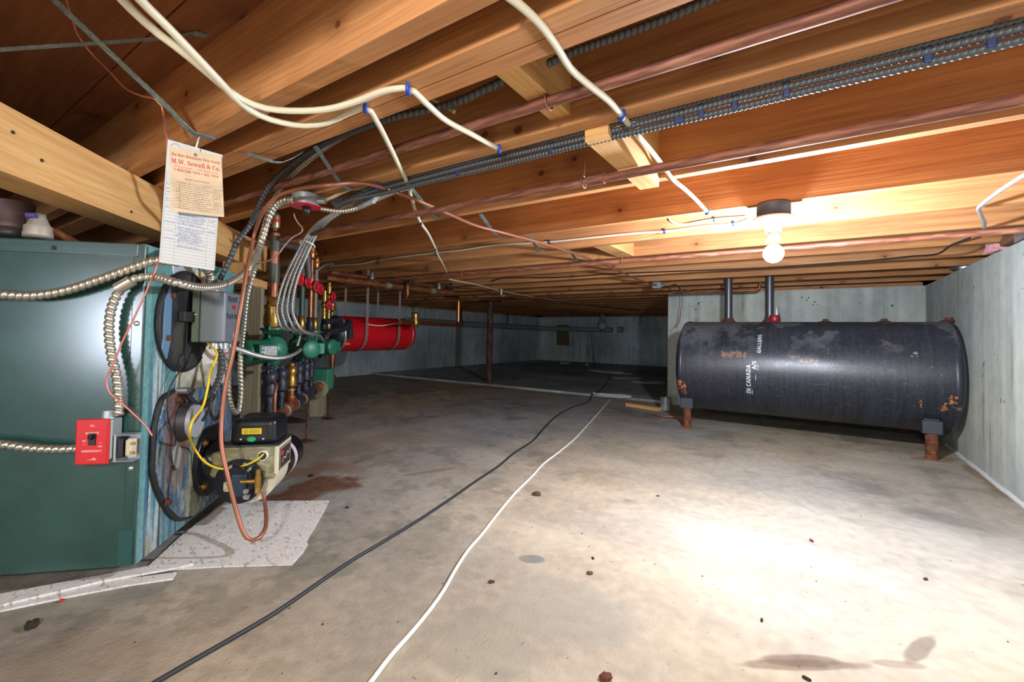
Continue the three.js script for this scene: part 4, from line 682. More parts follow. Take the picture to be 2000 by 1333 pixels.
// lower legs of the six zones, from the header up to the flange row
const flangeY = 0.5;
const zones = [
  [0.85, sootyBlue, 0.024, 'leftmost black lower pipe under the first green pump'], [1.02, sootyBlue, 0.022, 'black lower pipe, second from the left, under the pump flanges'],
  [1.19, M.brass, 0.022, 'copper lower pipe with a brass check valve under the pumps'], [1.335, sootyBlue, 0.02, 'slim black lower pipe just right of the brass one'],
  [1.49, sootyBlue, 0.021, 'black lower pipe, fifth from the left, standing on the header'], [1.62, sootyBlue, 0.014, 'thinnest black lower pipe at the right of the row']];
zones.forEach(([s, m, r, lab], i) => {
  const y0 = i < 2 ? 0.24 : 0.31 + (s - 1.5) * 0.038, g = thing('riser_pipe', lab, 'pipe', lw(s, 0, 0.06), BTURN, 'lower pipes of the pump manifold');
  part(g, 'pipe', rodG([0, y0, 0], [0, flangeY, 0], r * (i === 2 ? 0.85 : 0.8), 16), i === 2 ? M.copper : m);
  part(g, 'coupling', lathed([[0, 0], [r * 1.3, 0], [r * 1.35, 0.01], [r * 1.35, 0.04], [r * 1.15, 0.05], [r * 1.15, 0.07], [r * 1.4, 0.075], [r * 1.4, 0.11], [0, 0.115]], 0, flangeY - 0.125, 0), m);
  part(g, 'lower_joint', lathed([[0, 0], [r * 1.15, 0], [r * 1.2, 0.03], [r, 0.036]], 0, y0 - 0.004, 0), i === 2 ? M.copper : m);
  if (i === 2) part(g, 'solder_band', ring(r * 1.05, 0, flangeY - 0.14, 0, 0.006), M.solder);
  if (i === 0) part(g, 'valve_lever', tubeG([[-0.02, 0.44, 0.02], [-0.07, 0.43, 0.05], [-0.1, 0.4, 0.055], [-0.105, 0.28, 0.055]], 0.007, 60, 8), M.copperTube, 'copper coloured drain lever');
});
// circulator pump: base at the lower flange
function pump(s, t, lab, motorTurn, withPlate, scale = 1) {
  const p = thing('circulator_pump', lab, 'pump', lw(s, flangeY, t), BTURN, 'green circulator pumps'); p.scale.setScalar(scale);
  const fl = (y) => merge([at(rbox(0.12, 0.014, 0.05, 0.005), 0, y, 0), ring(0.036, 0, y, 0, 0.016), ...[-0.046, 0.046].map((x) => at(new THREE.CylinderGeometry(0.008, 0.008, 0.05, 6), x, y, 0))]);
  part(p, 'lower_flange', fl(0.006), sootyBlue, 'sooty black bolted flange'); part(p, 'upper_flange', merge([at(fl(0.158), 0, 0, 0), ring(0.05, 0, 0.17, 0, 0.012, 28)]), GREEN);
  part(p, 'volute', merge([lathed([[0, 0.01], [0.03, 0.01], [0.032, 0.03], [0.055, 0.05], [0.062, 0.085], [0.052, 0.118], [0.032, 0.135], [0.03, 0.155], [0, 0.155]], 0, 0, 0, 28)]), GREEN);
  const m = new THREE.Group(); m.name = 'motor_group';
  const mg = (g) => { g.rotateY(motorTurn); return g; };
  part(p, 'motor', mg((() => { const c = new THREE.CylinderGeometry(0.05, 0.05, 0.12, 28); c.rotateX(Math.PI / 2); const e = new THREE.SphereGeometry(0.05, 24, 12, 0, 6.3, 0, 1.57); e.rotateX(Math.PI / 2); e.scale(1, 1, 0.35); return merge([at(c, 0, 0.075, 0.09), at(e, 0, 0.075, 0.15)]); })()), GREEN);
  const tb = part(p, 'terminal_box', mg(at(rbox(0.062, 0.062, 0.1, 0.006), 0.045, 0.078, 0.1)), GREEN);
  if (withPlate) {
    const map = canvasTex(256, 128, (g, w, h) => { g.fillStyle = '#cfd2cf'; g.fillRect(0, 0, w, h); g.strokeStyle = '#4c524e'; g.lineWidth = 5; g.strokeRect(3, 3, w - 6, h - 6); const r = rng(66); g.fillStyle = '#5a605c'; for (let y = 14; y < h - 10; y += 11) for (let x = 70; x < w - 14; x += 7) if (r() < 0.75) g.fillRect(x, y, 5, 6); g.fillStyle = '#20262a'; g.fillRect(16, 18, 36, 10); g.fillRect(18, 42, 30, 18); g.beginPath(); g.arc(32, 98, 14, 0, 7); g.fill(); });
    const g = new THREE.BoxGeometry(0.085, 0.042, 0.001); g.rotateY(Math.PI / 2); part(tb, 'rating_plate', mg(at(g, 0.0765, 0.08, 0.1)), mat(0xffffff, 0.4, 0.1, { map }), 'silver rating plate');
  }
  return p;
}
pump(0.87, 0.06, 'nearest green circulator pump with a silver rating plate', 0.9 - Math.PI * 0.75 - 0.55, true, 1.06);
pump(1.33, 0.06, 'second green circulator pump, pale end toward the hanging conduits', -0.9, false);
pump(1.66, 0.06, 'third green circulator pump beside the red expansion tank', -0.5, false);
(() => { const p = thing('circulator_pump', 'lowest green pump with ribbed body at the far end of the copper header', 'pump', lw(1.95, 0.22, 0.06), BTURN, 'green circulator pumps');
  part(p, 'body', at(rbox(0.13, 0.15, 0.11, 0.012), 0, 0.12, 0), GREEN); for (const x of [-0.04, 0, 0.04]) part(p, 'cooling_rib', at(rbox(0.008, 0.14, 0.02, 0.003), x - 0.066 * 0, 0.12, 0.058), GREEN);
  part(p, 'flange', at((() => { const g = new THREE.CylinderGeometry(0.06, 0.06, 0.03, 28); g.rotateZ(Math.PI / 2); return g; })(), -0.08, 0.06, 0), mat(0x86876c, 0.5, 0.3)); part(p, 'timber_pad', boxG(0.1, 0.16, 0.09, [0, 0], 0.03, -0.06, -0.03), M.oldWood); })();

// upper risers with vents and red handled valves
function vent(parent, y, r, m = M.brass) { const v = part(parent, 'air_vent', lathed([[0, 0], [r * 0.4, 0], [r * 0.45, 0.012], [r, 0.016], [r, 0.07], [r * 0.86, 0.078], [r * 0.7, 0.084], [r * 0.16, 0.086], [r * 0.16, 0.1], [r * 0.26, 0.102], [r * 0.2, 0.116], [0, 0.117]], 0, y, 0, 24), m, 'brass float air vent'); part(v, 'vent_label', ring(r * 1.01, 0, y + 0.046, 0, 0.016), mat(0xc03324, 0.5)); }
(() => {
  const g = thing('supply_riser', 'tall copper riser with a brass check valve rising from the nearest pump', 'pipe', lw(0.86, 0, 0.06), BTURN);
  part(g, 'flow_check', lathed([[0, 0.68], [0.03, 0.68], [0.031, 0.69], [0.038, 0.7], [0.038, 0.74], [0.034, 0.755], [0.034, 0.775], [0.036, 0.777], [0.036, 0.79], [0.024, 0.8], [0.024, 0.83], [0, 0.83]], 0, 0, 0), M.brass, 'brass flow check valve');
  part(g, 'pipe', rodG([0, 0.82, 0], [0.01, 1.13, 0], 0.019, 18), M.copperTube); for (const [x, yy, h] of [[0.005, 0.94, 0.09], [0.008, 1.08, 0.07]]) part(g, 'tee', ring(0.024, x, yy, 0, h), mat(0x4c5148, 0.5, 0.5));
  part(g, 'elbow_branch', pipeG([[0.008, 1.085, 0], [0.1, 1.09, 0.05], [0.2, 1.09, 0.09], [0.22, 0.95, 0.1]], 0.018, 0.02), mat(0x4c4540, 0.5, 0.4)); vent(g, 1.14, 0.02, mat(0xa99a78, 0.35, 0.7));
})();
const wheelMat = mat(0xd01c34, 0.4);
function handwheel(parent, y, z, r = 0.032) {
  const t = new THREE.TorusGeometry(r, 0.006, 8, 24); const sp = [0, 1.26, 2.51, 3.77, 5.03].map((a) => { const q = new THREE.CylinderGeometry(0.004, 0.004, r, 6); q.translate(0, r / 2, 0); q.rotateZ(a); return q; });
  const g = merge([t, ...sp, (() => { const q = new THREE.CylinderGeometry(0.01, 0.01, 0.012, 12); q.rotateX(Math.PI / 2); return q; })()]); g.rotateY(-0.2); part(parent, 'handwheel', at(g, 0, y, z), wheelMat, 'red valve handwheel');
  part(parent, 'valve_body', merge([lathed([[0, 0], [0.018, 0], [0.024, 0.014], [0.024, 0.03], [0.018, 0.044], [0, 0.044]], 0, y - 0.024, 0), (() => { const q = new THREE.CylinderGeometry(0.009, 0.013, z, 10); q.rotateX(Math.PI / 2); return at(q, 0, y, z / 2); })()]), M.brass, 'tarnished brass valve body');
}
[[1.19, 0.06, 0.956, 0, 'green grey riser with a red handwheel left of the other valves', mat(0x4d5a4c, 0.5, 0.3)], [1.36, 0.06, 0.959, 1.06, 'riser topped by a short brass vent above a red handwheel', mat(0x43584c, 0.5, 0.3)], [1.56, 0.06, 0.951, 1.115, 'tallest brass vent on a copper riser with a red handwheel', M.copper],
  [1.68, 0.06, 0.946, 1.07, 'brass vent riser at the right, beside the white cable', mat(0x8a7a66, 0.5, 0.4)], [1.95, 0.06, 0.86, 0, 'low riser with a red handwheel just left of the red expansion tank', M.brass], [2.1, 0.06, 0.93, 0, 'rearmost riser with a small red handwheel above the red tank', M.brass]].forEach(([s, t, hy, vy, lab, m], i) => {
  const g = thing('valve_riser', lab, 'valve', lw(s, 0, t), BTURN, 'valved risers of the manifold');
  part(g, 'pipe', rodG([0, 0.66, 0], [0, vy || hy + 0.1, 0], 0.0145, 14), m); part(g, 'lower_fitting', lathed([[0, 0], [0.022, 0], [0.024, 0.05], [0.019, 0.06], [0.019, 0.09], [0, 0.09]], 0, 0.67, 0), i % 2 ? M.brass : sootyBlue);
  part(g, 'coupling', ring(0.019, 0, hy + 0.05, 0, 0.04), m); handwheel(g, hy, 0.03); if (vy) vent(g, vy, 0.021);
});
(() => { const g = thing('air_vent', 'small brass float vent standing on the end of the red expansion tank', 'vent', [-3.352, 0.835, -2.28]); part(g, 'stem', rodG([0, -0.045, 0], [0, 0.01, 0], 0.008, 10), M.brass); vent(g, 0, 0.024); })();
// black iron yoke and pipes between the pumps and the red tank
solo('iron_pipework', merge([pipeG([lw(1.72, 0.5, 0.1), lw(1.74, 0.66, 0.12), lw(2.0, 0.7, 0.2), lw(2.15, 0.76, 0.2), lw(2.2, 0.62, 0.2)], 0.022, 0.05), pipeG([lw(1.8, 0.74, 0.12), lw(2.0, 0.76, 0.16)], 0.02)]), sootyBlue, 'black iron pipework between the pumps and the red tank', 'pipe');
solo('copper_riser', merge([pipeG([[-3.213, 0.497, -2.2], [-3.223, 0.282, -2.2]], 0.018), aim(ring(0.024, 0, 0, 0, 0.03), [-3.218, 0.472, -2.2], [-3.219, 0.497, -2.2])]), M.copper, 'short bright copper pipe dropping from the red tank end', 'pipe');

// bright armoured cables pouring down to the pumps
const RIGHT = [0.831, 0, -0.556];
const strandEnds = [[lw(1.07, 0.66, 0.13), lw(1.1, 0.6, 0.11)], [lw(1.2, 0.66, 0.14), lw(1.32, 0.6, 0.11)], [lw(1.35, 0.65, 0.14), lw(1.55, 0.58, 0.1)], [lw(1.45, 0.64, 0.15), lw(1.7, 0.58, 0.12)]];
['leftmost bright armoured cable of the four pouring down to the pumps', 'second bright armoured cable from the left above the pumps', 'third bright armoured cable from the left above the pumps', 'rightmost bright armoured cable of the four above the pumps'].forEach((lab, i) => {
  const top = [[-1.154, 1.12, -0.941], [-1.245, 1.12, -0.957]].map((p) => [p[0], p[1] - i * 0.009, p[2] + 0.006 * i]);
  const fall = [[-1.567, 1.172, -1.102], [-1.678, 1.133, -1.089], [-1.817, 1.09, -1.118], [-1.854, 1.004, -1.096], [-1.888, 0.914, -1.076], [-1.91, 0.824, -1.064], [-1.916, 0.756, -1.062], [-1.899, 0.699, -1.075]].map((p, k) => { const w = (i - 1.2) * (0.008 + 0.0025 * k); return [p[0] + RIGHT[0] * w, p[1], p[2] + RIGHT[2] * w]; });
  mc('armoured_cable', [...top, ...fall, ...strandEnds[i]], 0.0072, M.flexBright, lab, 'cable', 0.009);
});
solo('cable_tie', (() => { const g = new THREE.TorusGeometry(0.03, 0.0025, 6, 24); g.scale(1.2, 1, 1); g.rotateX(1.2); const p = [-1.828, 1.053, -1.112]; return at(g, ...p); })(), M.white, 'white plastic tie round the bright armoured cables', 'cable tie');

// timber post and pad under the beam end
(() => { const p = thing('timber_post', 'weathered grey timber post standing between the boiler and the pumps', 'post', lw(1.04, 0, -0.082), BTURN); part(p, 'timber', boxG(0.05, 0.89, 0.076, [0, 0], 0, 0.445, 0), M.oldWood); })();
(() => { const p = thing('beam_block', 'pale timber block between the post top and the diagonal beam', 'block', lw(1.02, 0.89, -0.1), BTURN); part(p, 'timber', boxG(0.3, 0.04, 0.09, [0, 0], 0, 0.02, -0.01), M.pale); part(p, 'packing', boxG(0.12, 0.069, 0.09, [0, 0], 0, 0.0745, -0.05), M.pale); })();
// orange-red hose looped behind
solo('red_hose', tubeG([lw(1.5, 0.95, -0.1), lw(1.3, 0.92, -0.12), lw(1.2, 0.84, -0.12), lw(1.18, 0.76, -0.11), lw(1.22, 0.68, -0.1), lw(1.35, 0.66, -0.08)], 0.009, 60, 10), mat(0xe0401c, 0.45), 'orange red hose looped behind the first copper riser', 'hose');

// heat detector switch under the joists
(() => {
  const c = [-1.406, 1.1, -0.845], d = thing('thermal_switch', 'small metal ceiling box with a red plate and black sensor above the pumps', 'switch', c, 0.6);
  part(d, 'octagon_box', at(new THREE.CylinderGeometry(0.045, 0.045, 0.036, 8), 0, 0.014, 0), M.galv); part(d, 'red_plate', at(new THREE.CylinderGeometry(0.05, 0.05, 0.003, 32), 0, -0.006, 0), mat(0xc41d38, 0.4), 'round red cover plate');
  part(d, 'sensor', lathed([[0, -0.034], [0.0105, -0.034], [0.0115, -0.024], [0.013, -0.022], [0.013, -0.007], [0, -0.007]], 0.004, 0, 0), M.blackPlastic, 'black sensor stub');
  part(d, 'connector', merge([aim(new THREE.CylinderGeometry(0.011, 0.011, 0.03, 12), [-0.052, 0.014, 0], [-0.1, 0.014, 0.01]), aim(new THREE.CylinderGeometry(0.011, 0.011, 0.03, 12), [0.052, 0.014, 0.0], [0.1, 0.014, 0.0])]), M.galv); part(d, 'mounting_bracket', at(rbox(0.03, 0.012, 0.03, 0.002), 0, 0.036, 0), M.galv);
  mc('flexible_conduit', [[-1.385, 1.094, -0.89], [-1.353, 1.088, -0.911], [-1.316, 1.088, -0.936], [-1.256, 1.098, -0.952], [-1.197, 1.117, -0.966], [-1.131, 1.13, -0.974], [-1.061, 1.14, -0.985]], 0.0085, M.flex, 'spiral conduit from the right of the red thermal switch to the cable bundle', 'conduit', 0.0105);
  solo('thin_sensor_wire', tubeG([[-1.444, 1.071, -0.827], [-1.441, 1.058, -0.829], [-1.431, 1.037, -0.837], [-1.419, 1.02, -0.845], [-1.424, 1.007, -0.842], [-1.446, 0.991, -0.827], [-1.469, 0.963, -0.813], [-1.485, 0.936, -0.803], [-1.527, 0.918, -0.8], [-1.601, 0.906, -0.787]], 0.0024, 90, 6), mat(0xa8847c, 0.45, 0.3), 'thin pinkish wire trailing from the red thermal switch to the conduits', 'wire');
})();

// ------------------------------------------------------------------ red expansion tank on perforated straps
(() => {
  const zc = -2.28, p0 = [-3.323, 0.654, -2.28], R = 0.15, L = 0.74;
  const T = thing('expansion_tank', 'bright red cylindrical expansion tank hanging on perforated metal straps', 'tank', [p0[0] + 0.02, p0[1], zc]);
  const red = mat(0xffffff, 0.36, 0, { map: tiles(patina(951, [206, 18, 30], [196, 14, 28], [186, 30, 42], 4, 4), 2, 2) });
  const lz = (prof, seg = 48) => { const g = latheG(prof, seg); g.rotateX(-Math.PI / 2); return g; };
  part(T, 'cylinder', lz([[R, 0.0], [R, L]]), red); part(T, 'far_dome', lz([[R, L], [R * 0.985, L + 0.02], [R * 0.9, L + 0.045], [R * 0.7, L + 0.065], [0, L + 0.08]]), red);
  part(T, 'far_rim', lz([[R + 0.001, L - 0.004], [R + 0.004, L], [R + 0.001, L + 0.004]]), M.solder); part(T, 'near_rim', lz([[R + 0.001, -0.012], [R + 0.005, -0.006], [R + 0.005, 0.008], [R + 0.001, 0.014]]), M.solder, 'silver near rim');
  part(T, 'near_dome', lz([[R, 0], [R * 0.97, -0.03], [R * 0.85, -0.055], [R * 0.6, -0.075], [0, -0.085]]), sootyBlue, 'black near end');
  part(T, 'near_yoke', merge([tubeG([[-R * 0.2, -R * 0.85, -0.02].map((v, i) => i === 2 ? 0.02 : v), [0, -R * 0.5, 0.1], [0.01, 0, 0.11], [0, R * 0.5, 0.1], [-R * 0.1, R * 0.9, 0.03]], 0.014, 60, 10)]), sootyBlue);
  const strapMap = canvasTex(64, 256, (g, w, h) => { g.fillStyle = '#a99a94'; g.fillRect(0, 0, w, h); g.fillStyle = '#2a2422'; for (let y = 12; y < h; y += 26) { g.beginPath(); g.arc(32, y, 9, 0, 7); g.fill(); } }); strapMap.wrapS = strapMap.wrapT = THREE.RepeatWrapping;
  const sm = mat(0xffffff, 0.5, 0.4, { map: strapMap });
  const strapMesh = (z, lab) => { const pts = [], top = JB + 0.12 - p0[1]; pts.push([R + 0.002, top, -z]); for (let i = 0; i <= 24; i++) { const a = 0.0 - i / 24 * Math.PI; pts.push([(R + 0.002) * Math.cos(a), (R + 0.002) * Math.sin(a), -z]); } pts.push([-R - 0.002, top, -z]);
    const g = strapG(pts, [0, 0, 1], 0.022, 0.0012), uv = g.attributes.uv; for (let i = 0; i < uv.count; i++) uv.setXY(i, uv.getY(i) / 0.022 + 0.5, uv.getX(i) / 0.22); 
    const s = shade(new THREE.Mesh(g, sm)); s.name = numbered('tank_strap'); s.position.copy(T.position); scene.add(s); tag(s, lab, 'strap', 'perforated straps of the red tank'); };
  strapMesh(0.2, 'nearer perforated metal strap looped under the red tank'); strapMesh(0.56, 'farther perforated metal strap looped under the red tank');
  for (const z of [0.17, 0.53]) part(T, 'dark_band', lz([[R + 0.0012, z], [R + 0.0012, z + 0.012]]), mat(0x6a1218, 0.6));
  part(T, 'orange_tag', at(rbox(0.004, 0.016, 0.05, 0.001), R * 0.9, -R * 0.55, -0.02), mat(0xe28a35, 0.6));
  const wire = [[-3.435, 0.582, -2.3], [-3.258, 0.642, -2.25], [-3.186, 0.689, -2.28], [-3.229, 0.726, -2.4], [-3.224, 0.742, -2.5], [-3.144, 0.727, -2.6], [-3.118, 0.749, -2.75], [-3.252, 0.749, -2.95], [-3.292, 0.711, -3.02]].map((p) => [p[0] + 0.03, p[1], p[2] + 0.03]);
  solo('white_cable', tubeG(wire, 0.006, 60, 8), M.sheathWhite, 'white cable draped across the middle of the red tank', 'cable');
})();

// ------------------------------------------------------------------ pipes and cables along the ceiling
function pipeRun(name, label, z, y, r, x0, x1, m, cat = 'pipe') {
  const g = thing(name, label, cat); part(g, 'pipe', rodG([x0, y, z], [x1, y, z], r, 18), m); return g;
}
const hanger = (g, x, y, z, h, r = 0.002) => part(g, 'hanger', merge([rodG([x, y, z], [x, y + h, z], r, 8), at(new THREE.TorusGeometry(0.0155, 0.0025, 6, 18).rotateY(Math.PI / 2), x, y, z)]), M.copperOld);
{ const g = pipeRun('heating_pipe', 'brown copper pipe between the double joist and the wiring bundle', -0.775, 1.149, 0.0115, -2.0, XR + 0.02, M.copperOld); hanger(g, [-0.439, 1.149, -0.755][0], 1.149, -0.775, 0.05); }
{ const g = pipeRun('heating_pipe', 'brown copper pipe crossing the picture below the white ceiling block', -1.12, 1.101, 0.0118, -2.35, XR + 0.02, M.copperOld); hanger(g, -0.52, 1.101, -1.12, 0.06); part(g, 'coupling', rodG([-0.46, 1.101, -1.12], [-0.505, 1.101, -1.12], 0.0142, 18), M.copperOld); }
{ const g = pipeRun('heating_pipe', 'copper pipe running under the joists just behind the lamp', -2.36, 1.088, 0.0125, -3.4, XR + 0.02, M.copperTube); hanger(g, -0.86, 1.088, -2.36, 0.06); hanger(g, -2.0, 1.088, -2.36, 0.06); }
{ const g = thing('heating_pipe', 'thin copper pipe near the tank wall with a bent right end', 'pipe'); const y = 1.09, a = [-3.109, 1.191, -4.2], b = [-0.354, 1.074, -4.2]; part(g, 'pipe', pipeG([[a[0], b[1], -4.2], [b[0], b[1], -4.2], [b[0] + 0.01, b[1] + 0.09, -4.2]], 0.011, 0.03), M.copper); hanger(g, -1.7, b[1], -4.2, 0.08); }
{ const g = thing('heating_pipe', 'copper pipe slanting away from the white elbow into the dark far bays', 'pipe'); const P = [[-2.637, 1.07, -3.787], [-2.547, 1.07, -4.936], [-2.202, 1.07, -6.853]]; part(g, 'pipe', pipeG(P, 0.011), M.copper); const e = P[0]; part(g, 'elbow', pipeG([[e[0], e[1], e[2]], [e[0] - 0.04, e[1], e[2]], [e[0] - 0.04, e[1] + 0.07, e[2]]], 0.014, 0.02), M.solder); for (const k of [0.3, 0.7]) { const q = V(P[0]).lerp(V(P[2]), k); hanger(g, q.x, q.y, q.z, 0.07); } }
// copper header over the red tank with fittings
(() => {
  const g = thing('copper_header', 'wide copper header pipe with soldered fittings above the red expansion tank', 'pipe'), P = [[-2.993, 1.07, -1.973], [-2.993, 1.07, -2.261], [-2.992, 1.07, -2.686], [-2.926, 1.07, -3.066], [-2.951, 1.07, -3.339]], a = V(P[0]), b = V(P[4]);
  part(g, 'pipe', rodG(P[0], P[4], 0.024, 20), M.copper); const at2 = (k) => a.clone().lerp(b, k), dir = b.clone().sub(a).normalize();
  for (const k of [0.12, 0.3, 0.4, 0.52, 0.66, 0.78, 0.88, 0.94]) { const p = at2(k), q = p.clone().addScaledVector(dir, 0.05); part(g, 'solder_coupling', rodG(p.toArray(), q.toArray(), 0.029, 18), k === 0.4 || k === 0.78 ? M.solder : M.copper); }
  const e = at2(0.56); part(g, 'drop_elbow', pipeG([[e.x, e.y + 0.03, e.z], [e.x + 0.08, e.y + 0.03, e.z + 0.05], [e.x + 0.08, e.y - 0.09, e.z + 0.05], [e.x - 0.03, e.y - 0.1, e.z]], 0.017, 0.035), M.copper);
  const second = P.map((p) => [p[0] - 0.04, p[1] + 0.05, p[2] - 0.06]); part(g, 'upper_pipe', rodG(second[0], second[4], 0.017, 16), M.copper);
  for (const [k, dy] of [[0.3, 0.05], [0.86, 0.05]]) { const p = at2(k); part(g, 'vent_valve', at(latheG([[0, 0], [0.018, 0], [0.02, 0.02], [0.015, 0.03], [0.015, 0.05], [0.008, 0.055], [0.008, 0.075], [0, 0.075]], 16), p.x, p.y + 0.02, p.z), M.galv); }
  for (const k of [0.44, 0.58, 0.95]) { const p = at2(k); const lv = part(g, 'zone_valve', at(rbox(0.1, 0.028, 0.05, 0.006), p.x, p.y + 0.05, p.z), mat(0x22332e, 0.4), 'dark green valve head'); part(lv, 'valve_stem', at(new THREE.CylinderGeometry(0.009, 0.009, 0.04, 10), p.x + 0.04, p.y + 0.075, p.z), M.blackPlastic); }
})();
(() => {
  const g = thing('supply_pipe', 'bright orange copper pipe with a brass tee right of the red tank', 'pipe'), P = [[-2.859, 0.762, -2.588], [-3.344, 0.762, -3.892]], q = P[1], up = [0, 0.68, 0];
  part(g, 'pipe', pipeG([[P[0][0], 0.762, P[0][2]], [q[0], 0.762, q[2]], [q[0], 1.08, q[2]], [q[0] - 0.3, 1.1, q[2] - 0.1]], 0.02, 0.05), M.copperBright);
  const m = V(P[0]).lerp(V(q), 0.2); part(g, 'brass_tee', at(latheG([[0, -0.04], [0.036, -0.04], [0.04, 0], [0.034, 0.03], [0.03, 0.07], [0.034, 0.075], [0.03, 0.09], [0, 0.095]], 18), m.x, m.y, m.z), M.brass, 'brass valve body');
})();

// armoured cables: bundle along the wiring joist
const bundle = [[-0.924, 1.145, 'top'], [-0.93, 1.132, 'middle'], [-0.936, 1.119, 'lowest']];
bundle.forEach(([z, y, w], i) => { const r = rng(40 + i), pts = []; for (let x = XR + 0.1; x > -1.02; x -= 0.16) pts.push([x, y + (r() - 0.5) * 0.003, z]); pts.push([-1.12, y - 0.006, z + 0.01], [-1.24, 1.116 - i * 0.007, z + 0.02 + i * 0.01], [-1.33, 1.112 - i * 0.007, z + 0.03]);
  solo('armoured_cable', flexG(pts, 0.0072, 0.009, 8, 0.36), M.flexDull, w + ' of the three armoured cables stapled along the joist left of the lamp', 'cable', 'armoured cable bundle'); });
solo('armoured_cable', flexG([[-0.062, 1.185, -0.7], [-0.129, 1.182, -0.7], [-0.189, 1.178, -0.7], [-0.273, 1.178, -0.7], [-0.358, 1.179, -0.7], [-0.4, 1.175, -0.7]], 0.008, 0.0105, 8, 0.45), M.flexDull, 'single armoured cable high in the bay right of the ceiling block', 'cable');
const stapleG = (() => { const t = new THREE.TorusGeometry(0.0088, 0.003, 6, 14, Math.PI).scale(1, 1, 1.6); return merge([t, at(rbox(0.004, 0.01, 0.006, 0.001), -0.0085, -0.004, 0), at(rbox(0.004, 0.01, 0.006, 0.001), 0.0085, -0.004, 0)]); })();
const wide = at(rbox(0.012, 0.034, 0.012, 0.003), 0, 0, 0);
for (const [q, k] of [[[-0.219, 1.132, -0.93], 'first'], [[-0.18, 1.137, -0.93], 'second'], [[-0.121, 1.13, -0.93], 'third'], [[-0.036, 1.135, -0.93], 'fourth'], [[0.153, 1.144, -0.93], 'fifth'], [[0.223, 1.126, -0.93], 'sixth'], [[-0.52, 1.13, -0.93], 'seventh'], [[-0.814, 1.131, -0.93], 'eighth'], [[-0.227, 1.125, -0.93], 'ninth']]) { const m = solo('bundle_staple', wide, M.stapleDark, k + ' blue strap counted along the armoured cable bundle', 'staple', 'blue straps on the armoured bundle'); m.position.set(q[0], 1.132, -0.934); }

// white sheathed cables stapled under the joists
const nm = (pts, label, r = 0.0062, m = M.sheathWhite, name = 'white_cable') => solo(name, tubeG(pts, r, 45, 8), m, label, 'cable');
nm([[-0.757, 1.125, -0.178], [-0.778, 1.125, -0.196], [-0.807, 1.12, -0.24], [-0.813, 1.112, -0.274], [-0.83, 1.105, -0.317], [-0.849, 1.1, -0.356], [-0.862, 1.098, -0.396], [-0.86, 1.1, -0.432], [-0.837, 1.105, -0.469], [-0.788, 1.115, -0.514], [-0.728, 1.126, -0.539], [-0.665, 1.131, -0.548], [-0.621, 1.132, -0.568], [-0.633, 1.134, -0.623], [-0.649, 1.134, -0.7], [-0.644, 1.134, -0.781], [-0.637, 1.133, -0.882]].concat([]), 'cream cable swooping from the top left to the upper blue staple', 0.0062);
nm([[-0.732, 1.122, -0.189], [-0.752, 1.122, -0.208], [-0.78, 1.118, -0.25], [-0.811, 1.108, -0.302], [-0.835, 1.1, -0.342], [-0.865, 1.094, -0.385], [-0.881, 1.092, -0.424], [-0.882, 1.094, -0.464], [-0.867, 1.1, -0.509], [-0.831, 1.11, -0.542], [-0.786, 1.124, -0.558], [-0.746, 1.131, -0.57], [-0.777, 1.133, -0.622], [-0.847, 1.134, -0.715], [-0.938, 1.134, -0.832], [-1.004, 1.133, -0.918], [-1.145, 1.145, -1.071], [-1.257, 1.14, -1.202], [-1.347, 1.133, -1.318], [-1.468, 1.136, -1.483], [-1.681, 1.133, -1.755], [-1.846, 1.136, -1.954], [-2.054, 1.133, -2.225], [-2.282, 1.134, -2.508]], 'cream cable from the top left running on down past the double staple', 0.0062);
nm([[-2.544, 1.13, -2.836], [-2.583, 1.13, -3.248], [-2.744, 1.13, -3.939], [-2.803, 1.13, -4.872], [-2.734, 1.13, -5.769]], 'white cable end trailing right below the small joists toward the post', 0.006);
nm([[-0.338, 1.132, -0.473], [-0.333, 1.132, -0.496], [-0.328, 1.132, -0.543], [-0.331, 1.132, -0.603], [-0.339, 1.132, -0.673], [-0.333, 1.132, -0.733], [-0.323, 1.132, -0.807], [-0.322, 1.131, -0.872], [-0.33, 1.14, -0.978], [-0.336, 1.15, -1.114], [-0.336, 1.146, -1.234], [-0.329, 1.131, -1.297], [-0.324, 1.138, -1.452], [-0.316, 1.136, -1.601], [-0.31, 1.131, -1.724]], 'white cable crossing the joists from the top centre toward the lamp', 0.0062);
nm([[-3.466, 1.168, -2.114], [-3.151, 1.188, -2.114], [-2.803, 1.179, -2.114], [-2.574, 1.192, -2.114], [-2.311, 1.196, -2.114], [-2.07, 1.196, -2.114], [-1.808, 1.193, -2.114], [-1.571, 1.199, -2.114], [-1.19, 1.182, -2.114], [-0.949, 1.179, -2.114], [-0.708, 1.176, -2.114], [-0.562, 1.169, -2.114], [-0.384, 1.172, -2.114], [-0.261, 1.168, -2.114], [-0.219, 1.18, -2.114]], 'white cable stapled along the joist face left of the lamp', 0.0058);
nm([[-0.548, 1.234, -2.112], [-0.534, 1.209, -2.112], [-0.482, 1.19, -2.112], [-0.427, 1.193, -2.112], [-0.353, 1.197, -2.112], [-0.23, 1.192, -2.112]], 'short white cable hooking up beside the lamp box', 0.0058);
nm([[-0.914, 1.347, -0.86], [-0.836, 1.296, -0.86], [-0.745, 1.237, -0.86], [-0.714, 1.212, -0.86]].map((p) => [p[0], p[1], p[2] + 0.06]), 'short cream cable end poking out past the upper staple', 0.005, M.sheathCream);
nm([[-1.389, 1.109, -0.862], [-1.349, 1.12, -0.889], [-1.318, 1.138, -0.909], [-1.235, 1.143, -0.904], [-1.169, 1.144, -0.912]], 'cream cable leaving the top of the red thermal switch', 0.006, M.sheathCream);
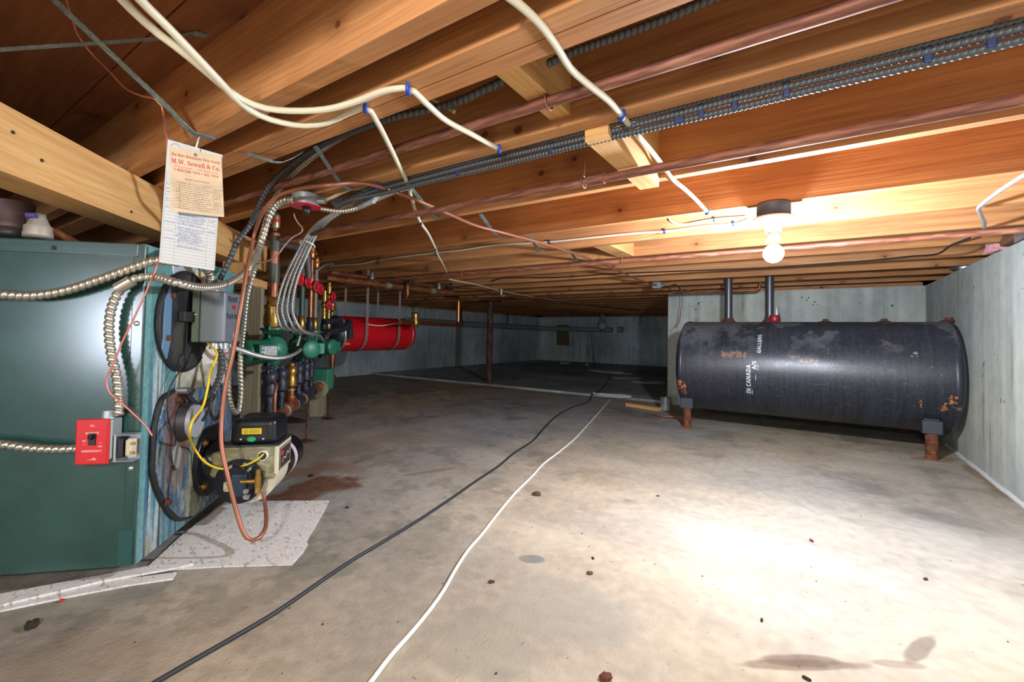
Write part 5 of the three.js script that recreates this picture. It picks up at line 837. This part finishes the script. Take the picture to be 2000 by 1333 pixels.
nm([[-3.301, 1.075, -2.05], [-3.255, 1.158, -2.08], [-3.205, 1.198, -2.1], [-3.119, 1.202, -2.114]], 'white cable rising from the valves to the joist face', 0.005);
nm([[-3.265, 1.12, -2.17], [-3.25, 1.12, -2.404], [-3.136, 1.12, -2.581]], 'white cable lying on the copper header above the red tank', 0.005);
solo('black_cable', tubeG([[-2.445, 1.157, -3.3], [-2.358, 1.176, -3.3], [-2.218, 1.178, -3.3], [-1.754, 1.156, -3.3], [-1.263, 1.157, -3.3], [-0.875, 1.148, -3.3], [-0.533, 1.14, -3.3], [-0.229, 1.134, -3.3], [0.043, 1.134, -3.28], [0.28, 1.126, -3.2], [0.439, 1.121, -3.1], [0.524, 1.111, -3], [0.557, 1.136, -2.9], [0.607, 1.153, -2.85]], 0.0045, 40, 8), M.blackRubber, 'black cable running under the far joists behind the lamp', 'cable');
solo('grey_cable', tubeG([[0.487, 1.128, -1.657], [0.476, 1.128, -1.748], [0.467, 1.128, -1.866], [0.465, 1.128, -2.043], [0.468, 1.128, -2.099], [0.49, 1.128, -2.185], [0.543, 1.128, -2.372], [0.573, 1.128, -2.512]], 0.006, 60, 8), mat(0x8e8e90, 0.45), 'short grey cable bent over a joist at the right edge', 'cable');
solo('thin_copper_wire', tubeG([[-1.025, 1.349, -4.4], [-1.018, 1.105, -4.4], [-1.013, 1.007, -4.4], [-1.026, 0.91, -4.4], [-1.035, 0.837, -4.4], [-1.019, 0.76, -4.2]], 0.004, 90, 6), M.copperTube, 'thin copper line dropping to the left end of the oil tank', 'wire');
// blue staples: each is fixed to a joist underside or face
[[[-0.621, 1.131, -0.568], 'blue staple on the double joist holding the upper cream cable'], [[-0.746, 1.131, -0.57], 'blue staple on the double joist holding the lower cream cable'], [[-0.633, 1.131, -0.876], 'blue staple at the cream cable end on the wiring joist'], [[-0.322, 1.131, -0.872], 'blue staple on the wiring joist holding the white cable'], [[-1.335, 1.131, -1.306], 'dark staple on the joist below the long copper pipe'], [[-1.684, 1.131, -1.758], 'small dark staple on the wavy white cable'], [[-0.309, 1.131, -1.717], 'staple at the end of the long white cable near the lamp'], [[-1.119, 1.131, -0.902], 'blue staple holding the copper oil line']].forEach(([q, lab], i) => {
  const m = solo('cable_staple', stapleG, i < 4 || i === 7 ? M.staple : M.stapleDark, lab, 'staple', 'cable staples'); m.position.set(...q); m.rotation.set(Math.PI, [0.9, 0.8, 0.9, 0.75, 0.6, 0.6, 0.7, 0.4][i], 0); });
[[[-0.353, 1.198, -2.116], 'blue staple on the short hooked cable beside the lamp'], [[-0.565, 1.17, -2.116], 'blue staple on the joist face left of the lamp'], [[-0.276, 1.17, -2.116], 'blue staple on the joist face nearest the lamp'], [[-1.178, 1.181, -2.116], 'dark staple midway on the joist face cable'], [[-2.577, 1.192, -2.116], 'dark staple near the left end of the joist face cable'], [[-2.017, 1.185, -2.116], 'dark staple on the joist face cable beside the wavy cable']].forEach(([q, lab], i) => {
  const m = solo('cable_staple', stapleG, i < 3 ? M.staple : M.stapleDark, lab, 'staple', 'cable staples'); m.position.set(...q); m.rotation.set(Math.PI / 2, 0, Math.PI / 2, 'ZXY'); });

// galvanised bridging straps
const bridge = (pts, label, w = 0.019) => solo('bridging_strap', strapG(pts, [1, 0.0, 0], w), M.galvBlue, label, 'strap', 'galvanised bridging straps');
bridge([[-1.231, 1.16, -0.106], [-1.248, 1.19, -0.144], [-1.177, 1.325, -0.387], [-1.139, 1.336, -0.41], [-1.128, 1.337, -0.433]], 'galvanised strap crossing the top left corner almost level', 0.02);
bridge([[-1.153, 1.29, -0.177], [-1.139, 1.27, -0.192], [-1.167, 1.16, -0.379], [-1.187, 1.142, -0.416], [-1.204, 1.137, -0.441], [-1.197, 1.137, -0.481]], 'galvanised strap sloping down to the joist above the cards', 0.019);
bridge([[-1.222, 1.15, -0.55], [-1.228, 1.142, -0.569], [-1.214, 1.134, -0.578], [-1.192, 1.128, -0.59], [-1.152, 1.112, -0.602], [-1.146, 1.115, -0.619], [-1.146, 1.135, -0.646], [-1.143, 1.16, -0.672]], 'bent galvanised strap end dangling under the double joist', 0.017);
bridge([[-1.064, 1.156, -0.66], [-1.179, 1.14, -0.8], [-1.232, 1.14, -0.86], [-1.224, 1.13, -0.887], [-1.168, 1.128, -0.902]], 'galvanised strap between the double joist and the wiring joist', 0.016);
bridge([[-1.024, 1.14, -0.93], [-1.213, 1.165, -1.2], [-1.241, 1.14, -1.28], [-1.233, 1.136, -1.312], [-1.154, 1.136, -1.33]], 'galvanised strap behind the wiring bundle near the oil line', 0.016);
bridge([[-1.068, 1.143, -1.36], [-1.25, 1.155, -1.7], [-1.224, 1.136, -1.719], [-1.161, 1.136, -1.742]], 'galvanised strap two bays left of the lamp joist', 0.016);
bridge([[-1.12, 1.15, -1.8], [-1.234, 1.144, -2.08], [-1.233, 1.136, -2.136], [-1.167, 1.136, -2.12]], 'small galvanised strap beside the copper oil line, far end', 0.016);
bridge([[-1.098, 1.143, -2.18], [-1.195, 1.135, -2.5], [-1.204, 1.136, -2.594]], 'smallest galvanised strap where the oil line meets the far joists', 0.016);

// insulation and foil tucked on the right wall top
(() => {
  const crumple = (w, h, d, seed, amp) => { const g = new THREE.BoxGeometry(w, h, d, 10, 6, 12), p = g.attributes.position, f = fbm(6, 6, 3, seed); for (let i = 0; i < p.count; i++) { const x = p.getX(i), y = p.getY(i), z = p.getZ(i), n = f(x * 3 + 0.5 + y, z * 3 + 0.5 + y * 2) - 0.5; p.setXYZ(i, x + n * amp, y + n * amp * 0.7, z + (f(z * 2, x * 2 + y) - 0.5) * amp); } g.computeVertexNormals(); return g; };
  const pink = mat(0xd79aa0, 0.95), foil = mat(0xb8bccb, 0.3, 0.8), kraft = mat(0x6d4a30, 0.8);
  for (const [z, m, lab, w] of [[-2.72, foil, 'crumpled foil insulation on the wall top at the right edge', 0.16], [-2.92, kraft, 'torn brown kraft paper on the right wall top beside the foil', 0.1], [-3.12, pink, 'pink insulation tuft on the right wall top', 0.12], [-3.9, foil, 'small foil scrap on the right wall top above the tank', 0.12]]) {
    const o = solo('insulation_batt', crumple(0.1, w > 0.13 ? 0.09 : 0.06, w, 990 + Math.round(z * 10), 0.07), m, lab, 'insulation'); o.position.set(XR + 0.055, WT + 0.055, z);
  }
})();

(() => { const b = thing('junction_box', 'small metal junction box under the joists left of the tank wall', 'junction box', [-1.136, 1.138, -4]); part(b, 'box', at(rbox(0.07, 0.07, 0.05, 0.004), 0, 0, 0), M.galv); part(b, 'knockout', at(new THREE.CylinderGeometry(0.014, 0.014, 0.03, 14).rotateZ(Math.PI / 2), 0.045, -0.01, 0), M.solder);
  part(b, 'mounting_ear', at(rbox(0.03, 0.08, 0.004, 0.001), 0, 0.06, 0), M.galv); })();
solo('black_cable', tubeG([[-1.104, 1.127, -4], [-1.038, 1.106, -4], [-0.982, 1.131, -4], [-0.947, 1.102, -4], [-0.93, 1.057, -4]], 0.006, 60, 6), M.blackRubber, 'short black cable curling out of the small junction box', 'cable');

// ------------------------------------------------------------------ post, waste pipe and things on the floor
(() => { const p = thing('steel_post', 'brown round steel post standing at the floor joint in the middle distance', 'post', [-3.555, 0, -4.783]); part(p, 'tube', rodG([0, 0.008, 0], [0, JB - 0.04, 0], 0.042, 28), M.postIron); part(p, 'cap_plate', at(rbox(0.3, 0.03, 0.1, 0.004), 0, JB - 0.026, 0), M.rustIron); part(p, 'base_plate', at(rbox(0.1, 0.008, 0.1, 0.002), 0, 0.004, 0), M.rustIron); })();
(() => {
  const w = thing('waste_pipe', 'long grey drain pipe running along the back wall with a cleanout elbow', 'pipe'), a = [-5.6, 0.818, -5.158], b = [-5.6, 0.897, -9.753], c = [-3.944, 0.855, -9.7], grey = mat(0x8e9698, 0.6);
  part(w, 'pipe', pipeG([[-5.6, 0.86, -5.2], [-5.6, 0.83, -9.5], [-5.4, 0.82, -9.68], [c[0] + 0.2, 0.8, -9.68]], 0.055, 0.12, 20), grey);
  part(w, 'cleanout_elbow', merge([rodG([c[0], 0.8, -9.66], [c[0] + 0.02, 0.98, -9.5], 0.08, 20), rodG([c[0] + 0.01, 0.85, -9.6], [c[0] + 0.1, 0.88, -9.35], 0.075, 20)]), mat(0x9a9c98, 0.5)); part(w, 'drop_pipe', rodG([c[0], 0.92, -9.6], [c[0], JT, -9.6], 0.055, 18), grey);
  for (const z of [-6.6, -8.2]) part(w, 'hanger', strapG([[-5.6, 0.78, z], [-5.655, 0.85, z], [-5.6, 0.92, z], [-5.6, JB + 0.05, z]], [0, 0, 1], 0.03), M.steelDark);
  for (const x of [-4.9, -3.6]) part(w, 'coupling', rodG([x, 0.81, -9.68], [x + 0.1, 0.81, -9.68], 0.062, 20), grey);
})();
solo('wall_cable', merge([tubeG([[-4.327, 0.855, -9.82], [-4.309, 0.516, -9.82], [-4.267, 0.252, -9.82]].concat([[-3.148, 0.03, -7.481]]), 0.012, 20, 6), tubeG([[-4.405, 0.855, -9.82], [-4.384, 0.247, -9.82], [-4.367, -0.018, -9.82]], 0.009, 20, 6)]), mat(0x8c9694, 0.6), 'thin grey cables hanging down the back wall to a coil', 'cable');
solo('wall_patch', boxG(0.34, 0.5, 0.006, [0, 0], [-5.08, 0.661, -9.84][0], [-5.08, 0.661, -9.84][1], -9.846), mat(0x6e6248, 0.85), 'square brownish patch on the back wall', 'patch');
// small rubble along the back wall foot
(() => { const r = rng(55); for (const [p, lab] of [[[-4.535, 0.045, -8.78], 'pale rubble lump at the foot of the back wall, left one'], [[-4.463, 0.045, -8.86], 'pale rubble lump at the foot of the back wall, right one'], [[-3.935, 0.045, -8.744], 'flat pale chip on the floor below the hanging cables']]) { const g = new THREE.IcosahedronGeometry(0.06, 1); g.scale(1.4, 0.5, 0.8); const o = solo('rubble_lump', g, mat(0xa9aca8, 0.9), lab, 'rubble', 'rubble at the back wall'); o.position.set(p[0], 0.05, p[2]); o.rotation.y = r() * 3; } })();
// cables on the floor
solo('floor_cable', tubeG([[[-1.031, 0.005, -0.314], [-1.038, 0.005, -0.372], [-1.044, 0.005, -0.436], [-1.05, 0.005, -0.509], [-1.061, 0.005, -0.594], [-1.087, 0.005, -0.703], [-1.118, 0.005, -0.835], [-1.14, 0.005, -0.984], [-1.17, 0.005, -1.172], [-1.214, 0.005, -1.387], [-1.267, 0.005, -1.621], [-1.321, 0.005, -1.877], [-1.393, 0.005, -2.128], [-1.456, 0.005, -2.429], [-1.57, 0.005, -2.756], [-1.73, 0.005, -3.244], [-1.836, 0.005, -3.74], [-1.854, 0.005, -4.119], [-1.909, 0.005, -4.342]], [[-1.963, 0.031, -4.504], [-2.041, 0.031, -4.888], [-2.311, 0.031, -5.797], [-2.554, 0.031, -6.527], [-2.884, 0.031, -7.299], [-3.258, 0.031, -7.986]]].flat(), 0.0052, 40, 8), mat(0x2a2d31, 0.55), 'long dark grey cable snaking across the floor toward the back wall', 'cable');
solo('floor_cable', tubeG([[-0.696, 0.005, -0.563], [-0.706, 0.005, -0.592], [-0.727, 0.005, -0.655], [-0.743, 0.005, -0.721], [-0.765, 0.005, -0.799], [-0.797, 0.005, -0.89], [-0.842, 0.005, -0.991], [-0.884, 0.005, -1.098], [-0.914, 0.005, -1.202], [-0.949, 0.005, -1.307], [-0.998, 0.005, -1.459], [-1.037, 0.005, -1.59], [-1.099, 0.005, -1.839], [-1.151, 0.005, -2.027], [-1.196, 0.005, -2.28], [-1.262, 0.005, -2.614], [-1.401, 0.005, -3.164], [-1.579, 0.005, -3.844], [-1.745, 0.005, -4.481]], 0.0052, 40, 8), mat(0xe6e2d6, 0.5), 'long white cable lying across the middle of the floor', 'cable');
const coil = (c, y, n, rx, rz, seed, m, lab, rr = 0.006) => { const r = rng(seed), pts = []; for (let i = 0; i <= n * 7; i++) { const a = i / 7 * 6.2832, k = 0.35 + 0.85 * r(); pts.push([c[0] + Math.cos(a) * rx * k, y + 0.004 + (i / (n * 7)) * 0.014 + r() * 0.006, c[2] + Math.sin(a) * rz * k]); } return solo('cable_coil', tubeG(pts, rr, 40, 6), m, lab, 'cable'); };
coil([-1.785, 0.031, -4.553], 0.031, 1.6, 0.24, 0.12, 3, mat(0xd4d4d0, 0.5), 'loose heap of white cable loops on the floor joint by the alcove', 0.005);
coil([-2.977, 0.031, -7.346], 0.031, 1.4, 0.42, 0.2, 4, mat(0xaab0b2, 0.5), 'coil of pale cable near the back wall below the hanging cables', 0.006);
coil([-1.99, 0.031, -6.268], 0.031, 1.3, 0.45, 0.24, 6, mat(0x8f969c, 0.5), 'scattered pale cable loops in the dark alcove', 0.006);
// absorbent pads and strips
const padMap = dataTex(512, 512, (() => { const a = fbm(24, 60, 3, 971), b = fbm(90, 90, 2, 972), s = fbm(14, 14, 3, 973); return (u, v, c) => { const L = 1 - smooth(0.64, 0.74, a(u + v * 0.3, v - u * 0.2)) * 0.2 - (b(u, v) - 0.5) * 0.1, t = smooth(0.6, 0.75, s(u, v)) * 0.12; c[0] = 216 * L; c[1] = (214 - t * 40) * L; c[2] = (210 - t * 90) * L; }; })());
const padMat = mat(0xffffff, 0.95, 0, { map: padMap, bumpMap: concreteBump, bumpScale: 0.004 });
function slabG(pts, y, th) { const sh = new THREE.Shape(pts.map((p) => new THREE.Vector2(p[0], -p[2]))); const g = new THREE.ExtrudeGeometry(sh, { depth: th, bevelEnabled: false }); g.rotateX(-Math.PI / 2); g.translate(0, y, 0); const p = g.attributes.position, uv = g.attributes.uv; for (let i = 0; i < p.count; i++) uv.setXY(i, p.getX(i) * 2.2 + p.getY(i), p.getZ(i) * 2.2); return g; }
solo('absorbent_pad', slabG([[-1.867, 0.006, -0.804], [-1.84, 0.006, -0.894], [-1.586, 0.006, -1.088], [-1.504, 0.006, -1.01], [-1.337, 0.006, -0.839], [-1.32, 0.006, -0.834], [-1.283, 0.006, -0.796], [-1.241, 0.006, -0.736], [-1.393, 0.006, -0.613], [-1.49, 0.006, -0.524], [-1.555, 0.006, -0.498], [-1.689, 0.006, -0.619]], 0.001, 0.005), padMat, 'white speckled absorbent pad on the floor under the burner', 'pad');
solo('absorbent_pad', slabG([[-1.696, 0.012, -0.188], [-1.63, 0.012, -0.317], [-1.568, 0.012, -0.434], [-1.539, 0.012, -0.495], [-1.456, 0.012, -0.571], [-1.471, 0.012, -0.53], [-1.547, 0.012, -0.397], [-1.607, 0.012, -0.226], [-1.624, 0.012, -0.181]], 0.0065, 0.006), padMat, 'narrow folded white strip along the boiler foot', 'pad');
solo('absorbent_pad', slabG([[-1.604, 0.006, -0.179], [-1.59, 0.006, -0.224], [-1.531, 0.006, -0.344], [-1.483, 0.006, -0.432], [-1.426, 0.006, -0.512], [-1.454, 0.006, -0.53], [-1.554, 0.006, -0.399], [-1.629, 0.006, -0.28], [-1.668, 0.006, -0.186]], 0.001, 0.005), padMat, 'lower white strip at the bottom left edge in front of the boiler', 'pad');
{ const p = [-1.534, 0.006, -0.318]; const g = new THREE.IcosahedronGeometry(0.008, 0); g.scale(1, 0.4, 0.6); const o = solo('red_scrap', g, mat(0xd82a1c, 0.5), 'tiny bright red plastic scrap beside the white strip', 'scrap'); o.position.set(p[0], 0.004, p[2]); }
// crumbs of dirt and debris
(() => {
  const r = rng(1234), bits = [[[-0.96, 0, -1.642], 0.02, 'crumbly brown dirt clump on the floor right of the white cable', 0x5a4030], [[0.002, 0, -1.825], 0.009, 'small round reddish pebble on the open floor', 0x6a3c2e], [[-1.46, 0, -0.255], 0.018, 'dark curled leaf scrap on the floor at the bottom left', 0x2e2a24], [[-1.477, 0, -1.092], 0.008, 'dark pebble just right of the white pad', 0x3a2418], [[-1.929, 0, -1.227], 0.014, 'dark chip beside the rust stain near the burner', 0x4a3426], [[-0.522, 0, -1.199], 0.01, 'little brown husk in the middle of the floor', 0x5c4630], [[-0.723, 0, -1.001], 0.009, 'brown crumb left of the husk', 0x4c3a2c], [[-0.55, 0, -1.285], 0.006, 'dark speck just above the husk', 0x2c241e], [[-0.337, 0, -0.857], 0.014, 'reddish brown flake at the bottom edge', 0x5a2e22], [[-0.539, 0, -1.939], 0.006, 'dark speck on the pale floor before the tank', 0x332a22], [[-0.098, 0, -1.247], 0.006, 'dark speck on the lower right floor', 0x2c241e], [[0.271, 0, -1.73], 0.008, 'brown chip near the right edge of the floor', 0x463628], [[-0.007, 0, -1.088], 0.007, 'dark speck at the bottom edge, right of centre', 0x2c241e]];
  for (const [p, s, lab, col] of bits) { const g = new THREE.IcosahedronGeometry(s, 2), q = g.attributes.position; for (let i = 0; i < q.count; i++) { const k = 0.75 + 0.5 * Math.abs(Math.sin(q.getX(i) * 300 + q.getZ(i) * 210) * Math.cos(q.getZ(i) * 260)); q.setXYZ(i, q.getX(i) * k, q.getY(i) * 0.45 * k, q.getZ(i) * 0.7 * k); } g.computeVertexNormals(); const o = solo('floor_crumb', g, mat(col, 0.9), lab, 'debris', 'bits of debris on the floor'); o.position.set(p[0], s * 0.3, p[2]); o.rotation.y = r() * 3; }
  // uncountable grit
  const list = []; for (let i = 0; i < 420; i++) { const x = -3.4 + r() * 4.1, z = -4.3 + r() * 4.2, s = 0.0012 + r() * r() * 0.0035, g = new THREE.TetrahedronGeometry(s, 0); g.rotateX(r() * 3); g.rotateY(r() * 3); g.scale(1, 0.5, 1); g.translate(x, s * 0.3, z); list.push(g); }
  const o = shade(new THREE.Mesh(merge(list), mat(0x3a3128, 0.95))); o.name = 'floor_grit'; o.userData = { label: 'fine dark grit scattered over the concrete floor', category: 'grit', kind: 'stuff' }; scene.add(o);
})();
// things by the tank foot
(() => { const p = [-1.104, 0.01, -4.198], c = thing('steel_can', 'small grey can standing by the left end of the oil tank', 'can', p); part(c, 'body', at(latheG([[0, 0], [0.045, 0], [0.047, 0.004], [0.045, 0.008], [0.045, 0.11], [0.048, 0.114], [0.045, 0.118], [0.04, 0.114], [0.04, 0.01], [0, 0.01]], 28), 0, -0.008, 0), M.galv); })();
(() => { const a = [-1.475, 0.02, -4.229], b = [-1.14, 0.02, -4.128]; const L = Math.hypot(b[0] - a[0], b[2] - a[2]); const m = solo('wood_offcut', boxG(L, 0.03, 0.06, [0.2, 0.1]), M.pale, 'short wood offcut lying on the floor beside the can', 'wood'); m.position.set((a[0] + b[0]) / 2, 0.0155, (a[2] + b[2]) / 2); m.rotation.y = -Math.atan2(b[2] - a[2], b[0] - a[0]); })();
solo('tank_line', tubeG([[-1.116, 0.012, -3.842], [-1.043, 0.012, -3.811], [-0.928, 0.012, -3.846], [-0.819, 0.012, -3.905], [-0.7, 0.012, -4.12]], 0.006, 60, 8), M.copperTube, 'thin copper line lying on the floor under the left end of the oil tank', 'pipe');
// efflorescence bead along the foot of the right wall
(() => { const r = rng(8), pts = []; for (let z = -4.0; z < 0.5; z += 0.05) pts.push(new THREE.Vector3(XR + 0.002, 0.002, z)); const f = fbm(40, 4, 3, 77); const g = sweep(pts, 0.013, 8, (s, th) => 0.6 + 0.9 * f(s / 4.5, th / 6.3)); const o = struct('trim_1', g, mat(0xd2d4d2, 0.95)); })();

// ------------------------------------------------------------------ lamps
(() => {
  const l = thing('ceiling_lamp', 'bare lit bulb in a white porcelain holder under a dark round ceiling box', 'lamp', [BULB[0], JB, BULB[2]]);
  part(l, 'ceiling_box', latheG([[0, 0], [0.05, 0], [0.051, -0.004], [0.051, -0.05], [0, -0.05]], 32), mat(0x555860, 0.5, 0.5));
  part(l, 'porcelain_holder', latheG([[0, -0.05], [0.062, -0.05], [0.064, -0.056], [0.058, -0.064], [0.034, -0.074], [0.026, -0.082], [0.024, -0.1], [0, -0.1]], 32), mat(0xe8e6dd, 0.25));
  part(l, 'bulb_base', latheG([[0, -0.1], [0.017, -0.1], [0.02, -0.118], [0.022, -0.13], [0, -0.13]], 24), mat(0xdfe0da, 0.4));
  const s = new THREE.SphereGeometry(0.032, 32, 20); s.translate(0, BULB[1] - JB, 0);
  const b = part(l, 'glass_bulb', s, new THREE.MeshStandardMaterial({ color: 0xffffff, emissive: 0xf4f8ff, emissiveIntensity: 9 }), 'glowing white glass bulb'); b.castShadow = false;
})();
(() => {
  const l = thing('globe_lamp', 'round frosted ceiling lamp behind the camera', 'lamp', [GLOBE[0], JB, GLOBE[2]]);
  part(l, 'lamp_base', latheG([[0, 0.02], [0.055, 0.02], [0.055, -0.045], [0.03, -0.06], [0, -0.06]], 28), mat(0xe8e6dd, 0.3));
  const s = new THREE.SphereGeometry(0.082, 32, 20); s.translate(0, GLOBE[1] - JB, 0);
  part(l, 'globe', s, new THREE.MeshStandardMaterial({ color: 0xffffff, emissive: 0xfffaf2, emissiveIntensity: 4 })).castShadow = false;
})();
(() => {
  const f = new THREE.Group(); f.name = 'window_1'; f.userData.kind = 'structure'; f.position.set(WIN.x, WIN.y, WIN.z); scene.add(f);
  const { w, h } = WIN, frame = mat(0xd8d4c8, 0.5);
  part(f, 'window_pane', boxG(w, h, 0.008, [0, 0], 0, 0, -0.056), new THREE.MeshStandardMaterial({ color: 0xe8f0f4, roughness: 0.6, emissive: 0xe2ecff, emissiveIntensity: 6 }));
  for (const [fw, fh, x, y] of [[w + 0.1, 0.05, 0, h / 2 + 0.025], [w + 0.1, 0.05, 0, -h / 2 - 0.025], [0.05, h, -w / 2 - 0.025, 0], [0.05, h, w / 2 + 0.025, 0]]) part(f, 'window_frame', boxG(fw, fh, 0.06, [0, 0], x, y, -0.032), frame);
})();

renderer.render(scene, camera);
